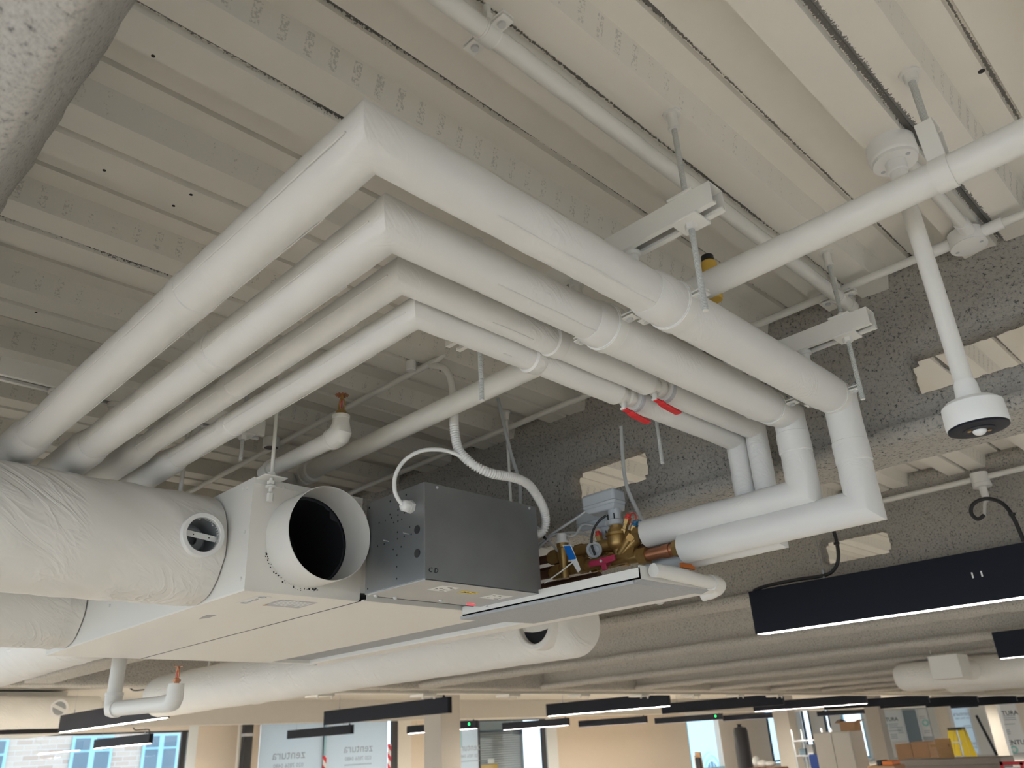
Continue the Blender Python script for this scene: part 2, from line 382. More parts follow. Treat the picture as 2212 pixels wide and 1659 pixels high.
def sweep(prof, axis, a0, a1, step, amp, fr, seed=0.0):
    """closed outline of (across, up) swept along x or y, roughened by noise"""
    n = max(2, int((a1 - a0) / step)); mb = MB(); vs = []
    cx = sum(p[0] for p in prof) / len(prof); cz = sum(p[1] for p in prof) / len(prof); K = len(prof)
    for i in range(n + 1):
        a = a0 + (a1 - a0) * i / n
        for x, z in prof:
            d = amp * (noise.noise(V(x * fr * 2 + seed, a * fr, z * fr * 2)) + 0.5 * noise.noise(V(x * fr * 5, a * fr * 2.6 + seed, z * fr * 5)))
            L = math.hypot(x - cx, z - cz) or 1; xx = x + d * (x - cx) / L; zz = z + d * (z - cz) / L
            vs.append((xx, a, zz) if axis == 'y' else (a, xx, zz))
    fs = [(i * K + k, i * K + (k + 1) % K, (i + 1) * K + (k + 1) % K, (i + 1) * K + k) for i in range(n) for k in range(K)]
    fs += [tuple(range(K)), tuple(n * K + k for k in range(K))]
    return mb.add(vs, fs)
def rrect(x0, x1, z0, z1, r, n=4, e=5):
    out = []
    for cx, cz, a in ((x1 - r, z0 + r, -90), (x1 - r, z1 - r, 0), (x0 + r, z1 - r, 90), (x0 + r, z0 + r, 180)):
        out += [(cx + r * math.cos(R(a + 90 * i / n)), cz + r * math.sin(R(a + 90 * i / n))) for i in range(n + 1)]
    res = []
    for i in range(len(out)):
        p, q = out[i], out[(i + 1) % len(out)]; res.append(p); L = math.dist(p, q)
        for j in range(1, int(L / .03)): t = j / int(L / .03); res.append((p[0] + (q[0] - p[0]) * t, p[1] + (q[1] - p[1]) * t))
    return res
def web_mb(c, y0, y1, z0, z1, th, cell=0.0125):
    ny = int((y1 - y0) / cell); nzz = int((z1 - z0) / cell); dz = (z1 - z0) / nzz; dy = (y1 - y0) / ny
    def hole(y, z):
        t = (y - 0.385 + 0.57) % 1.14 - 0.57
        qx = abs(t) - 0.170 + .03; qz = abs(z - 0.790) - 0.057 + .03
        d = math.hypot(max(qx, 0), max(qz, 0)) + min(max(qx, qz), 0) - .03
        return d + 0.006 * noise.noise(V(y * 38, z * 38, 3.1)) + 0.004 * noise.noise(V(y * 90, z * 90, 8)) < 0
    keep = [[not hole(y0 + (i + .5) * dy, z0 + (j + .5) * dz) for j in range(nzz)] for i in range(ny)]
    mb = MB(); idx = {}
    def vid(i, j, s):
        if (i, j, s) not in idx:
            y = y0 + i * dy; z = z0 + j * dz
            b = 0.006 * noise.noise(V(y * 9, z * 9, s * 7)) + .004 * noise.noise(V(y * 25, z * 25, s * 5))
            jy = .004 * noise.noise(V(y * 60, z * 60, 1)); jz = .004 * noise.noise(V(y * 60, z * 60, 2))
            idx[(i, j, s)] = len(mb.v); mb.v.append(V(c + (th / 2 + b) * (1 if s else -1), y + jy, z + jz))
        return idx[(i, j, s)]
    for i in range(ny):
        for j in range(nzz):
            if not keep[i][j]: continue
            for s in (0, 1): mb.f.append([vid(i, j, s), vid(i + 1, j, s), vid(i + 1, j + 1, s), vid(i, j + 1, s)])
            for di, dj, e in ((-1, 0, ((i, j), (i, j + 1))), (1, 0, ((i + 1, j), (i + 1, j + 1))), (0, -1, ((i, j), (i + 1, j))), (0, 1, ((i, j + 1), (i + 1, j + 1)))):
                a, b = i + di, j + dj
                if 0 <= a < ny and 0 <= b < nzz and not keep[a][b]:
                    mb.f.append([vid(*e[0], 0), vid(*e[1], 0), vid(*e[1], 1), vid(*e[0], 1)])
    return mb
BX, BS = 2.04, 1.92
def beam(c):
    t = thing('beam', 'x', 'beam', (c, 2, .6)); del t['label'], t['category']; t['kind'] = 'structure'
    obj('web', web_mb(c, -2.4, YE, .64, .99, .08), 'sprayed_fibre', t, ang=180)
    obj('bottom_flange', sweep(rrect(c - .11, c + .11, .612, .655, .018), 'y', -2.4, YE, .022, .007, 9, c), 'sprayed_fibre', t, ang=180)
    obj('top_flange', sweep([(c - .112, 1.06), (c - .11, .992), (c - .08, .98), (c - .045, .962), (c, .95), (c + .045, .962), (c + .08, .98), (c + .11, .992), (c + .112, 1.06)], 'y', -2.4, YE, .018, .012, 11, c), 'sprayed_fibre', t, ang=180)
    return t
b1 = beam(BX)
dup(b1, (BS, 0, 0))
for k in (-1, -2, -3): q = dup(b1, (BS * k - .120, 0, 0))
struct('trim_2', sweep(rrect(.02 - .108, .02 + .098, .606, .66, .02), 'y', -2.4, YE, .02, .006, 9, 4), 'sprayed_window_lit', ang=180)
def solid_beam(c):
    pr = [(c - .112, 1.06), (c - .11, .992), (c - .075, .978), (c - .05, .94), (c - .047, .85), (c - .047, .76), (c - .052, .69), (c - .075, .668), (c - .105, .662), (c - .118, .645), (c - .118, .628), (c - .10, .612), (c - .05, .607), (c, .606)]
    pr += [(2 * c - x, z) for x, z in reversed(pr[:-1])]
    return struct('beam', sweep(pr, 'y', -2.4, YE, .03, .012, 7, c), 'sprayed_fibre', (c, 2, .6), ang=180)
b2 = solid_beam(BX + 2 * BS)
for k in range(3, 13): dup(b2, (BS * (k - 2), 0, 0))
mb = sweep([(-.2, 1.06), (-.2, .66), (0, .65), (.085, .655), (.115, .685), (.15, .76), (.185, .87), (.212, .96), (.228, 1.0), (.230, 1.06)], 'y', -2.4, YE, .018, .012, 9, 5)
struct('trim_1', mb, 'sprayed_window_lit', ang=180)
struct('beam', sweep(rrect(YE - .12, YE + .14, .60, 1.02, .03), 'x', -1, 34, .05, .012, 5, 2), 'sprayed_fibre', ang=180)
mb = MB().box((-1, 14.9, .60), (48, 15.25, 1.02)); struct('beam', mb, 'plaster_white', smooth=False)
CX = [9.30, 21.28, 27.23, 33.4, 39.3]
for x in CX: struct('column', MB().box((x, 11.0, -H), (x + .43, 11.44, 1.0)), 'column_paint', smooth=False, bevel=.006)

# ---------------------------------------------------------------- pipework under the deck
def wrapped(path, r, seed, amp=0.0016, seg=30, keep=None, step=0.022, caps=True):
    """a tube in painted foil wrap: slightly lumpy, creased near its corners"""
    rr = r if not isinstance(r, list) else max(r)
    P = dense(path, step, keep or rr * 1.25)
    if isinstance(r, list):                                  # radius given as (distance, radius) pairs
        raise ValueError
    mb = MB().tube(P, r, seg, caps)
    for i, c in enumerate(P):
        for k in range(seg):
            v = mb.v[i * seg + k]; d = (v - c)
            q = amp * (noise.noise(v * 14 + V(seed, 0, 0)) + 0.6 * noise.noise(v * 38 + V(0, seed, 0)))
            v += d.normalized() * q
    return mb
def ridge(a, b, ax, ang, r, rad=0.0016):
    """the lap of the wrap: a fine line along a straight leg at an angle round the pipe"""
    a, b = V(a), V(b); d = (b - a).normalized(); s = V(0, 0, 1).cross(d).normalized()
    o = (s * math.cos(R(ang)) + V(0, 0, 1) * math.sin(R(ang))) * r
    n = 14
    return [a + (b - a) * (i / n) + o + s * .0012 * noise.noise(V(i * .7, ang, r * 90)) for i in range(n + 1)]
PG = 'insulated pipes turning the corner under the deck'
#        Y(A leg) z    X(B leg) r  X riser  z low  lower leg end Y   thick x0,x1
PIPES = [(.652, .700, .449, .0385, 1.790, .443, 1.132, 1.02, 1.735),
         (.782, .700, .575, .0375, 1.790, .503, 1.243, 1.02, 1.685),
         (.911, .722, .694, .0280, 1.862, .432, 1.29, None, None),
         (.970, .708, .777, .0275, 1.862, .500, 1.22, None, None)]
PL = ['thick white insulated pipe, outermost and largest corner of the four',
      'thick white insulated pipe nested just inside the outermost corner pipe',
      'thin white insulated pipe, third corner in from the outermost pipe',
      'thin white insulated pipe, innermost corner of the four']
for i, (y, z, xb, r, xr, zl, ye, t0, t1) in enumerate(PIPES):
    t = thing('insulated_pipe', PL[i], 'pipe', (xb, y, z), PG)
    end = xr - .004
    gap = {2: (1.385, 1.445), 3: (1.345, 1.405)}.get(i)
    if t0:
        obj('insulation_sleeve', wrapped([(xb, 5.6, z), (xb, y, z), (t0, y, z)], r, i * 3.1), 'foil_wrap', t)
        mid = [(t0, r + .001), (t0 + .02, r + .006), (t1 - .03, r + .006), (t1 + .01, r + .001)]
        P = [V(x, y, z) for x, _ in mid]; PP = []; RR = []
        for j in range(len(mid) - 1):
            n = max(1, int((mid[j + 1][0] - mid[j][0]) / .02))
            for q in range(n): f = q / n; PP.append(P[j].lerp(P[j + 1], f)); RR.append(mid[j][1] + (mid[j + 1][1] - mid[j][1]) * f)
        PP.append(P[-1]); RR.append(mid[-1][1]); RR = [q + .0012 * noise.noise(V(i, j * .8, 0)) for j, q in enumerate(RR)]
        obj('support_sleeve', MB().tube(PP, RR, 30), 'foil_wrap', t)
        obj('insulation_sleeve', wrapped([(t1 - .01, y, z), (xr, y, z), (xr, y, zl), (xr, ye, zl)], r, i * 5.3 + 2) , 'foil_wrap', t)
    else:
        obj('insulation_sleeve', wrapped([(xb, 5.6, z), (xb, y, z), (gap[0], y, z)], r, i * 3.1), 'foil_wrap', t)
        obj('bare_pipe', MB().cyl((gap[0] - .03, y, z), (gap[1] + .03, y, z), .0155), 'white_paint', t)
        obj('insulation_sleeve', wrapped([(gap[1], y, z), (xr, y, z), (xr, y, zl), (xr, ye, zl)], r, i * 5.3 + 2), 'foil_wrap', t)
    for ang, a, b in ((70, (xb, y, z), (min(1.0, t0 or 1.0), y, z)), (200, (xb, 2.3, z), (xb, y, z)), (-38, (xb, 2.3, z), (xb, y + .15, z)), (-120, (xb + .2, y, z), (t0 or 1.0, y, z))):
        obj('lap_seam', MB().tube(ridge(a, b, None, ang, r + .0004), .0013, 6), 'foil_wrap', t)
    cf = []                                                  # wrap joints: slightly proud cuffs
    for q in ((xb, 1.15 + .17 * i, z),): cf.append(MB().lathe(V(q) - V(0, .02, 0), (0, 1, 0), [(0, r), (.002, r + .0022), (.036, r + .002), (.04, r)], 30))
    if i > 1: cf.append(MB().lathe((1.06, y, z), (1, 0, 0), [(0, r), (.004, r + .004), (.03, r + .002), (.034, r)], 30))
    if i < 2: cf.append(MB().lathe((xr, y, zl + .10), (0, 0, 1), [(0, r), (.002, r + .0018), (.05, r + .0015), (.052, r)], 30))
    for c in cf: obj('wrap_cuff', c, 'foil_wrap', t)
    obj('support_sleeve', MB().lathe((xb, 1.93, z), (0, 1, 0), [(0, r), (.015, r + .004), (.05, r + .0075), (.30, r + .0075), (.34, r)], 30), 'foil_wrap', t)
def pipe_clip(label, c, ax, r, grp, stub=None):
    """two-part screwed clip; ax 'x' or 'y' is the pipe direction"""
    c = V(c); d = V(1, 0, 0) if ax == 'x' else V(0, 1, 0); s = V(0, 1, 0) if ax == 'x' else V(1, 0, 0)
    t = thing('pipe_clip', label, 'pipe clip', c, grp)
    obj('band', MB().ring(c, d, -.011, .011, r, r + .003, 36), 'white_paint', t)
    obj('liner', MB().ring(c, d, -.014, .014, r - .001, r + .0012, 36), 'white_plastic', t)
    for sg in (-1, 1):
        e = c + s * sg * (r + .013)
        l = obj('lug', MB().obox(e + V(0, 0, .0035), d * .011, s * .014, V(0, 0, .0015)), 'white_paint', t, bevel=.0008)
        obj('lug', MB().obox(e - V(0, 0, .0035), d * .011, s * .014, V(0, 0, .0015)), 'white_paint', t, bevel=.0008)
        sc = MB().cyl(e - V(0, 0, .009), e + V(0, 0, .012), .003, 10); sc.lathe(e - V(0, 0, .009), (0, 0, 1), [(-.0002, .0015), (0, .0058), (.003, .0064), (.004, .0064)], 14)
        obj('screw', sc, 'rod_zinc', l)
    if stub:
        st = MB().cyl(c + V(0, 0, r), (c.x, c.y, stub), .006, 12); st.hexn((c.x, c.y, min(c.z + r + .006, stub - .01)), (0, 0, 1), .010, .012)
        obj('stub_rod', st, 'white_paint', t)
    return t
def channel(c0, length, zb, rods, label, drop=(.62, .62), along='y'):
    """slotted channel hung from the deck on two threaded rods"""
    t = thing('channel_hanger', label, 'pipe hanger', (c0[0], c0[1], zb), 'channel hangers under the deck')
    h = .041; wd = .0205; th = .0025; lip = .011
    prof = [(-wd, 0), (-wd, h), (wd, h), (wd, 0), (wd - lip, 0), (wd - lip, .006), (wd - lip + th, .006), (wd - lip + th, th), (wd - th, th), (wd - th, h - th), (-wd + th, h - th), (-wd + th, th), (-wd + lip - th, th), (-wd + lip - th, .006), (-wd + lip, .006), (-wd + lip, 0)]
    n = len(prof)
    if along == 'y': p0 = [V(c0[0] + a, c0[1], zb + b) for a, b in prof]; p1 = [p + V(0, length, 0) for p in p0]
    else: p0 = [V(c0[0], c0[1] + a, zb + b) for a, b in prof]; p1 = [p + V(length, 0, 0) for p in p0]
    mb = MB().add(p0 + p1, [(i, (i + 1) % n, n + (i + 1) % n, n + i) for i in range(n)] + [tuple(range(n)), tuple(range(n, 2 * n))])
    obj('channel', mb, 'white_paint', t, smooth=False)
    for j, q in enumerate(rods):
        x, y = q; rb = drop[j]
        rod = obj('threaded_rod', MB().cyl((x, y, rb), (x, y, 1.0), .0050, 14), 'threaded_rod', t)
        obj('rod_end', MB().cyl((x, y, rb - .0006), (x, y, rb), .0049, 14), 'white_paint', rod)
        obj('sleeve_nut', MB().lathe((x, y, 1.0), (0, 0, -1), [(0, .016), (.003, .016), (.0035, .009), (.030, .0088), (.031, .0105), (.037, .0105)], 18), 'white_paint', t)
        obj('square_washer', MB().box((x - .024, y - .024, zb - .005), (x + .024, y + .024, zb)), 'white_paint', t, bevel=.001)
        obj('square_washer', MB().box((x - .024, y - .024, zb + h), (x + .024, y + .024, zb + h + .005)), 'white_paint', t, bevel=.001)
        for q in (zb - .015, zb + h + .005): obj('nut', MB().hexn((x, y, q), (0, 0, 1), .0105, .010), 'white_paint', t)
    return t
channel((1.0, .478), .65, .768, ((1.0, .533), (1.0, 1.045)), 'white channel hanger crossing the pipes nearest their corners', (.601, .622))
channel((1.648, .492), .64, .782, ((1.648, .552), (1.648, 1.07)), 'white channel hanger crossing the pipes nearest the drops', (.630, .63))
channel((.33, 1.845), .62, .772, ((.90, 1.845),), 'white channel hanger across the pipes above the large duct', (.70,), along='x')
PCG = 'screwed clips on the insulated pipes'
pipe_clip('white clip round the outermost insulated pipe below the near channel', (1.105, .652, .700), 'x', .0445, PCG)
pipe_clip('white clip round the second insulated pipe below the near channel', (1.075, .782, .700), 'x', .0435, PCG)
pipe_clip('white clip round the outermost insulated pipe just before its drop', (1.752, .652, .700), 'x', .0395, PCG)
pipe_clip('white clip round the second insulated pipe just before its drop', (1.706, .782, .700), 'x', .0385, PCG)
HB = 'short hanger studs over the insulated pipes'
for lb, (x, y, zt, zb) in {'white hanger stud over outermost pipe at near channel': (1.0, .652, .768, .736), 'white hanger stud over second pipe at near channel': (1.0, .782, .768, .736),
                           'white hanger stud over outermost pipe at far channel': (1.648, .652, .782, .740), 'white hanger stud over second pipe at far channel': (1.648, .782, .782, .740),
                           'white hanger stud over outermost pipe above the large duct': (.449, 1.845, .772, .735), 'white hanger stud over second pipe above the large duct': (.575, 1.845, .772, .735),
                           'white hanger stud over third pipe above the large duct': (.694, 1.845, .772, .747), 'white hanger stud over innermost pipe above the large duct': (.777, 1.845, .772, .733)}.items():
    mb = MB().lathe((x, y, zt), (0, 0, -1), [(0, .014), (.008, .014), (.009, .0095), (.020, .0095), (zt - zb, .0125)], 18)
    tag(obj('hanger_stud', mb, 'white_paint', None, (x, y, zt)), lb, 'pipe hanger', HB)
# lever valves in the two thin pipes
def lever_valve(x, y, z, label):
    t = thing('lever_valve', label, 'valve', (x, y, z), 'red lever valves on the thin pipes')
    obj('valve_body', MB().lathe((x - .03, y, z), (1, 0, 0), [(0, .0165), (.008, .0215), (.016, .0215), (.02, .017), (.034, .017), (.036, .0235), (.046, .0235), (.048, .0175), (.06, .0175)], 20), 'white_paint', t)
    st = MB().cyl((x - .008, y - .002, z - .034), (x - .008, y, z), .006, 12); st.obox((x - .008, y - .003, z - .036), (.008, 0, 0), (0, .006, 0), (0, 0, .002))
    obj('stem', st, 'white_paint', t)
    p = [(x - .012, y - .004, z - .037), (x + .004, y - .006, z - .040), (x + .014, y - .008, z - .046), (x + .068, y - .010, z - .052)]
    mb = MB()
    for a, b in zip(p, p[1:]): a, b = V(a), V(b); mb.obox((a + b) / 2, (b - a) / 2 * 1.02, (0, .0085 if a[0] > x else .006, 0), (0, 0, .0032))
    obj('lever', mb, 'red_handle', t, bevel=.002)
    obj('gland', MB().ring((x + .034, y, z), (1, 0, 0), -.002, .008, .012, .031, 24), 'label_grey', t)
lever_valve(1.415, .911, .722, 'red lever valve on the third insulated pipe')
lever_valve(1.375, .970, .708, 'red lever valve on the innermost insulated pipe')

# ---------------------------------------------------------------- sprinkler main, its hanger, branch and drop
SX, SZ, SR = 1.225, .787, .0262
t = thing('sprinkler_main', 'long white bare pipe crossing behind the insulated pipes up to the right edge', 'pipe', (SX, 1, SZ))
obj('pipe', MB().cyl((SX, -1.2, SZ), (SX, 2.03, SZ), SR, 32), 'white_paint', t)
for y in (2.03, 2.22):
    obj('grooved_coupling', MB().lathe((SX, y, SZ), (0, 1, 0), [(0, SR), (0, .034), (.012, .036), (.014, .033), (.03, .033), (.032, .036), (.044, .034), (.044, SR)], 28), 'white_paint', t)
obj('tee', MB().cyl((SX, 2.07, SZ), (SX, 2.6, SZ), .028, 28), 'white_paint', t)
hx, hy = SX, .205
t = thing('band_hanger', 'white looped band hanger round the bare pipe at right', 'pipe hanger', (hx, hy, SZ))
obj('band', MB().ring((hx, hy, SZ), (0, 1, 0), -.014, .014, SR, SR + .0025, 36), 'white_paint', t)
st = MB()
for s in (-1, 1): st.obox((hx + s * (SR - .008), hy, SZ + .05), (.0015, 0, 0), (0, .014, 0), (s * .006, 0, .042))
st.box((hx - .016, hy - .014, SZ + .089), (hx + .016, hy + .014, SZ + .093)); obj('strap', st, 'white_paint', t, bevel=.001)
obj('threaded_rod', MB().cyl((hx, hy, SZ + .07), (hx, hy, 1.0), .006, 16), 'threaded_rod', t)
obj('rod_flange', MB().lathe((hx, hy, 1.0), (0, 0, -1), [(0, .017), (.004, .017), (.005, .012), (.02, .011)], 20), 'white_paint', t)
def head(t, c, mname='brass'):
    """upright sprinkler head standing on its fitting"""
    x, y, z = c
    h = obj('sprinkler_head', MB().lathe((x, y, z), (0, 0, 1), [(0, .0095), (.006, .0095), (.0065, .0135), (.014, .0135), (.0145, .009), (.019, .008)], 6), mname, t)
    fr = MB()
    for s in (-1, 1): fr.tube(smooth_path([(x, y + s * .010, z + .018), (x, y + s * .0125, z + .034), (x, y + s * .004, z + .052)], 4), .0024, 8)
    fr.cyl((x, y, z + .048), (x, y, z + .058), .0045, 12); obj('frame_arms', fr, mname, h)
    obj('bulb', MB().cyl((x, y, z + .02), (x, y, z + .046), .002, 8), 'red_handle', h)
    d = MB().cyl((x, y, z + .058), (x, y, z + .0595), .011, 20)
    for k in range(12): a = 2 * PI * k / 12; d.obox((x + math.cos(a) * .013, y + math.sin(a) * .013, z + .0585), (math.cos(a) * .0045, math.sin(a) * .0045, 0), (-math.sin(a) * .0022, math.cos(a) * .0022, 0), (0, 0, .0006))
    obj('deflector', d, 'copper', h)
bx, by, bz = 1.05, 1.62, .735
t = thing('sprinkler_branch', 'white branch pipe ending in an upright brass sprinkler inside the pipe corner', 'sprinkler', (bx, by, bz))
obj('pipe', MB().tube(dense([(bx, by + .02, bz), (bx, 1.99, bz), (SX - .01, 2.13, SZ - .01)], .05, .03), .0225, 24), 'white_paint', t)
p = [V(bx, by + .035, bz), V(bx, by + .02, bz), V(bx, by + .008, bz + .003), V(bx, by + .001, bz + .012), V(bx, by, bz + .03), V(bx, by, bz + .05)]
obj('elbow', MB().tube(p, [.0275, .0285, .0295, .0285, .0225, .020], 24), 'white_paint', t)
eb = MB().lathe((bx, by + .028, bz), (0, 1, 0), [(0, .0235), (0, .0285), (.01, .0285), (.012, .0235)], 24); obj('fitting_rim', eb, 'white_paint', t)
obj('fitting_rim', MB().lathe((bx, by, bz + .043), (0, 0, 1), [(0, .019), (.001, .0225), (.010, .0225), (.011, .012)], 24), 'white_paint', t)
obj('fitting_rim', MB().lathe((bx, 1.95, bz), (0, 1, 0), [(0, .0225), (0, .029), (.012, .029), (.014, .0225)], 24), 'white_paint', t)
head(t, (bx, by, bz + .052))

# ---------------------------------------------------------------- conduits
CG = 'surface conduits on the deck soffit'
t = thing('service_pipe', 'thin white pipe running along a deck trough from the top edge', 'pipe', (.5, .59, .95))
obj('pipe', MB().cyl((-.3, .59, .945), (1.83, .59, .945), .0150, 24), 'white_paint', t)
obj('end_cap', MB().lathe((1.82, .59, .945), (1, 0, 0), [(0, .0165), (.028, .0165), (.03, .012)], 24), 'white_paint', t)
pipe_clip('white screwed clip on the thin trough pipe at the top edge', (.605, .59, .945), 'x', .0155, 'clips on the thin trough pipe', 1.0)
pipe_clip('white screwed clip on the thin trough pipe near its capped end', (1.772, .59, .945), 'x', .0155, 'clips on the thin trough pipe', 1.0)
cx, cy, cz = 1.80, .30, .977
t = thing('conduit_run', 'white conduit along the sprayed beam edge with round box', 'conduit', (cx, cy, cz), CG)
obj('tube', MB().cyl((cx, -.6, cz), (cx, 3.6, cz), .0098, 16), 'white_paint', t)
obj('branch_tube', MB().cyl((1.40, cy - .012, cz), (cx, cy - .012, cz), .0125, 16), 'white_paint', t)
obj('round_box', MB().lathe((cx, cy, .99), (0, 0, -1), [(0, .036), (.03, .036), (.034, .034)], 36), 'white_plastic', t)
lid = obj('box_lid', MB().lathe((cx, cy, .957), (0, 0, -1), [(0, .036), (.002, .038), (.004, .0375), (.0045, .034)], 36), 'white_plastic', t)
for s in (-1, 1): obj('lid_screw', MB().cyl((cx + s * .004, cy + s * .026, .9528), (cx + s * .004, cy + s * .026, .9523), .0042, 12), 'label_grey', lid)
for y0, y1 in ((cy + .034, cy + .075), (cy - .075, cy - .034)): obj('spout', MB().cyl((cx, y0, cz), (cx, y1, cz), .0135, 18), 'white_plastic', t)
obj('spout', MB().cyl((cx - .075, cy - .012, cz), (cx - .03, cy - .012, cz), .0155, 18), 'white_plastic', t)

# presence sensor on a drop stem
px, py = 1.383, .300
t = thing('drop_sensor', 'white drop stem with round black faced sensor at right', 'sensor', (px, py, 1.0))
obj('ceiling_box', MB().lathe((px, py, 1.0), (0, 0, -1), [(0, .043), (.032, .0435), (.036, .0415), (.0375, .040), (.044, .0395)], 40), 'white_plastic', t)
for s in (-1, 1): obj('lid_screw', MB().cyl((px + s * .010, py + s * .027, .956), (px + s * .010, py + s * .027, .9553), .0042, 12), 'label_grey', t)
obj('stem', MB().cyl((px, py, .50), (px, py, .957), .0148, 24), 'white_paint', t)
obj('coupling', MB().lathe((px, py, .505), (0, 0, -1), [(0, .0155), (.006, .0175), (.035, .0195), (.04, .0195)], 24), 'white_plastic', t); obj('coupling', MB().lathe((px, py, .957), (0, 0, -1), [(0, .0185), (.022, .0185), (.024, .0155), (.04, .0155)], 20), 'white_plastic', t)
obj('housing', MB().lathe((px, py, .470), (0, 0, -1), [(0, .018), (.002, .038), (.009, .0455), (.042, .0465), (.046, .0455)], 44), 'white_plastic', t)
f = obj('sensor_face', MB().lathe((px, py, .4245), (0, 0, -1), [(0, .0445), (.0035, .0445), (.0045, .042), (.005, .024), (.0062, .0235), (.0062, .010)], 44), 'lamp_black', t)
obj('lens', MB().ball((px, py, .4185), .0105, (1, 1, .75)), 'white_plastic', f)
for s in (-1, 1): obj('contact', MB().cyl((px + s * .010, py - s * .012, .4184), (px + s * .010, py - s * .012, .4170), .0032, 10), 'brass', f)

# the thin conduit at left that bends down into the flexible hose
fx = 1.29
t = thing('flexible_conduit', 'thin conduit bending down into a ribbed white hose at the grey box', 'conduit', (fx, 1.5, .985), CG)
obj('rigid_tube', MB().tube(smooth_path([(fx, 3.4, .985), (fx, 2.6, .985), (fx, 1.62, .985), (fx, 1.545, .975), (fx, 1.485, .94), (fx, 1.462, .88), (fx, 1.458, .79)], 7), .0093, 16), 'white_paint', t)
obj('coupler', MB().lathe((fx, 1.457, .80), (0, 0, -1), [(0, .0105), (.001, .0125), (.030, .0125), (.031, .0105)], 20), 'white_plastic', t)
hp = smooth_path([(fx, 1.457, .772), (fx, 1.453, .735), (1.293, 1.44, .69), (1.315, 1.41, .650), (1.36, 1.396, .634), (1.43, 1.392, .636), (1.50, 1.408, .638), (1.56, 1.434, .628), (1.622, 1.462, .600), (1.652, 1.485, .565), (1.645, 1.50, .54), (1.602, 1.505, .530)], 10)
L = [0]
for a, b in zip(hp, hp[1:]): L.append(L[-1] + (b - a).length)
tot = L[-1]; n = 340; pts = []; j = 0
for i in range(n + 1):
    s = tot * i / n
    while j < len(L) - 2 and L[j + 1] < s: j += 1
    pts.append(hp[j].lerp(hp[j + 1], (s - L[j]) / max(1e-9, L[j + 1] - L[j])))
obj('ribbed_hose', MB().tube(pts, [0.0098 + (.0030 if (i // 2) % 2 else 0) for i in range(n + 1)], 14), 'white_plastic', t, ang=80)
obj('hose_end', MB().cyl((1.622, 1.507, .528), (1.6, 1.507, .528), .0155, 18), 'cable_black', t)
tag(obj('conduit_saddle', MB().lathe((fx - .03, 1.60, 1.0), (0, 0, -1), [(0, .014), (.028, .014), (.03, .012)], 18), 'white_plastic', None, (fx, 1.6, 1.0)), 'small white spacer beside the bend of the thin conduit', 'bracket')
t = thing('round_conduit_box', 'small round white conduit box with a dark opening inside the pipe corner', 'conduit box', (1.262, 2.37, 1.0))
obj('box_body', MB().lathe((1.262, 2.37, 1.0), (0, 0, -1), [(0, .029), (.034, .029), (.036, .025), (.03, .024)], 28), 'white_plastic', t)
obj('opening', MB().cyl((1.262, 2.37, .9665), (1.262, 2.37, .969), .0235, 24), 'frame_dark', t)
for nm, lb, pts in (('drain_tube', 'clear thin tube looping from the deck down beside the valves', [(1.62, 1.62, .99), (1.62, 1.60, .90), (1.635, 1.59, .80), (1.65, 1.575, .70), (1.66, 1.60, .62), (1.665, 1.66, .585), (1.67, 1.72, .57)]),
                    ('drain_tube', 'clear thin tube hanging from the innermost pipe to the lower insulated legs', [(1.72, 1.235, .80), (1.745, 1.26, .72), (1.79, 1.29, .65), (1.84, 1.295, .58), (1.86, 1.285, .53), (1.90, 1.265, .46)])):
    tag(obj(nm, MB().tube(smooth_path(pts, 8), .0052, 12), 'clear_tube', None, pts[0]), lb, 'tube')
t = thing('drop_rod', 'thin white rod hanging from the deck behind the grey box', 'rod', (1.735, 1.70, 1.0))
obj('rod', MB().cyl((1.735, 1.70, .60), (1.735, 1.70, 1.0), .0048, 12), 'white_paint', t)
obj('flange', MB().lathe((1.735, 1.70, 1.0), (0, 0, -1), [(0, .014), (.004, .014), (.005, .009), (.03, .0085)], 18), 'white_paint', t)
tag(obj('drop_rod', MB().cyl((.84, 2.05, .64), (.84, 2.05, 1.0), .0055, 12), 'white_paint', None, (.84, 2.05, 1.0)), 'short white rod rising behind the top of the large duct', 'rod')
t = thing('spray_can', 'yellow cylinder with black cap against the bare pipe behind the outermost insulated pipe', 'can', (1.269, .653, .79))
obj('can_body', MB().lathe((1.269, .653, .775), (0, 0, 1), [(0, .015), (.004, .0165), (.085, .0165), (.09, .012)], 24), 'yellow', t)
obj('cap', MB().lathe(V(1.269, .653, .775) + V(0, 0, 1).normalized() * .088, (0, 0, 1), [(0, .0125), (.014, .0125), (.016, .010)], 20), 'cable_black', t)

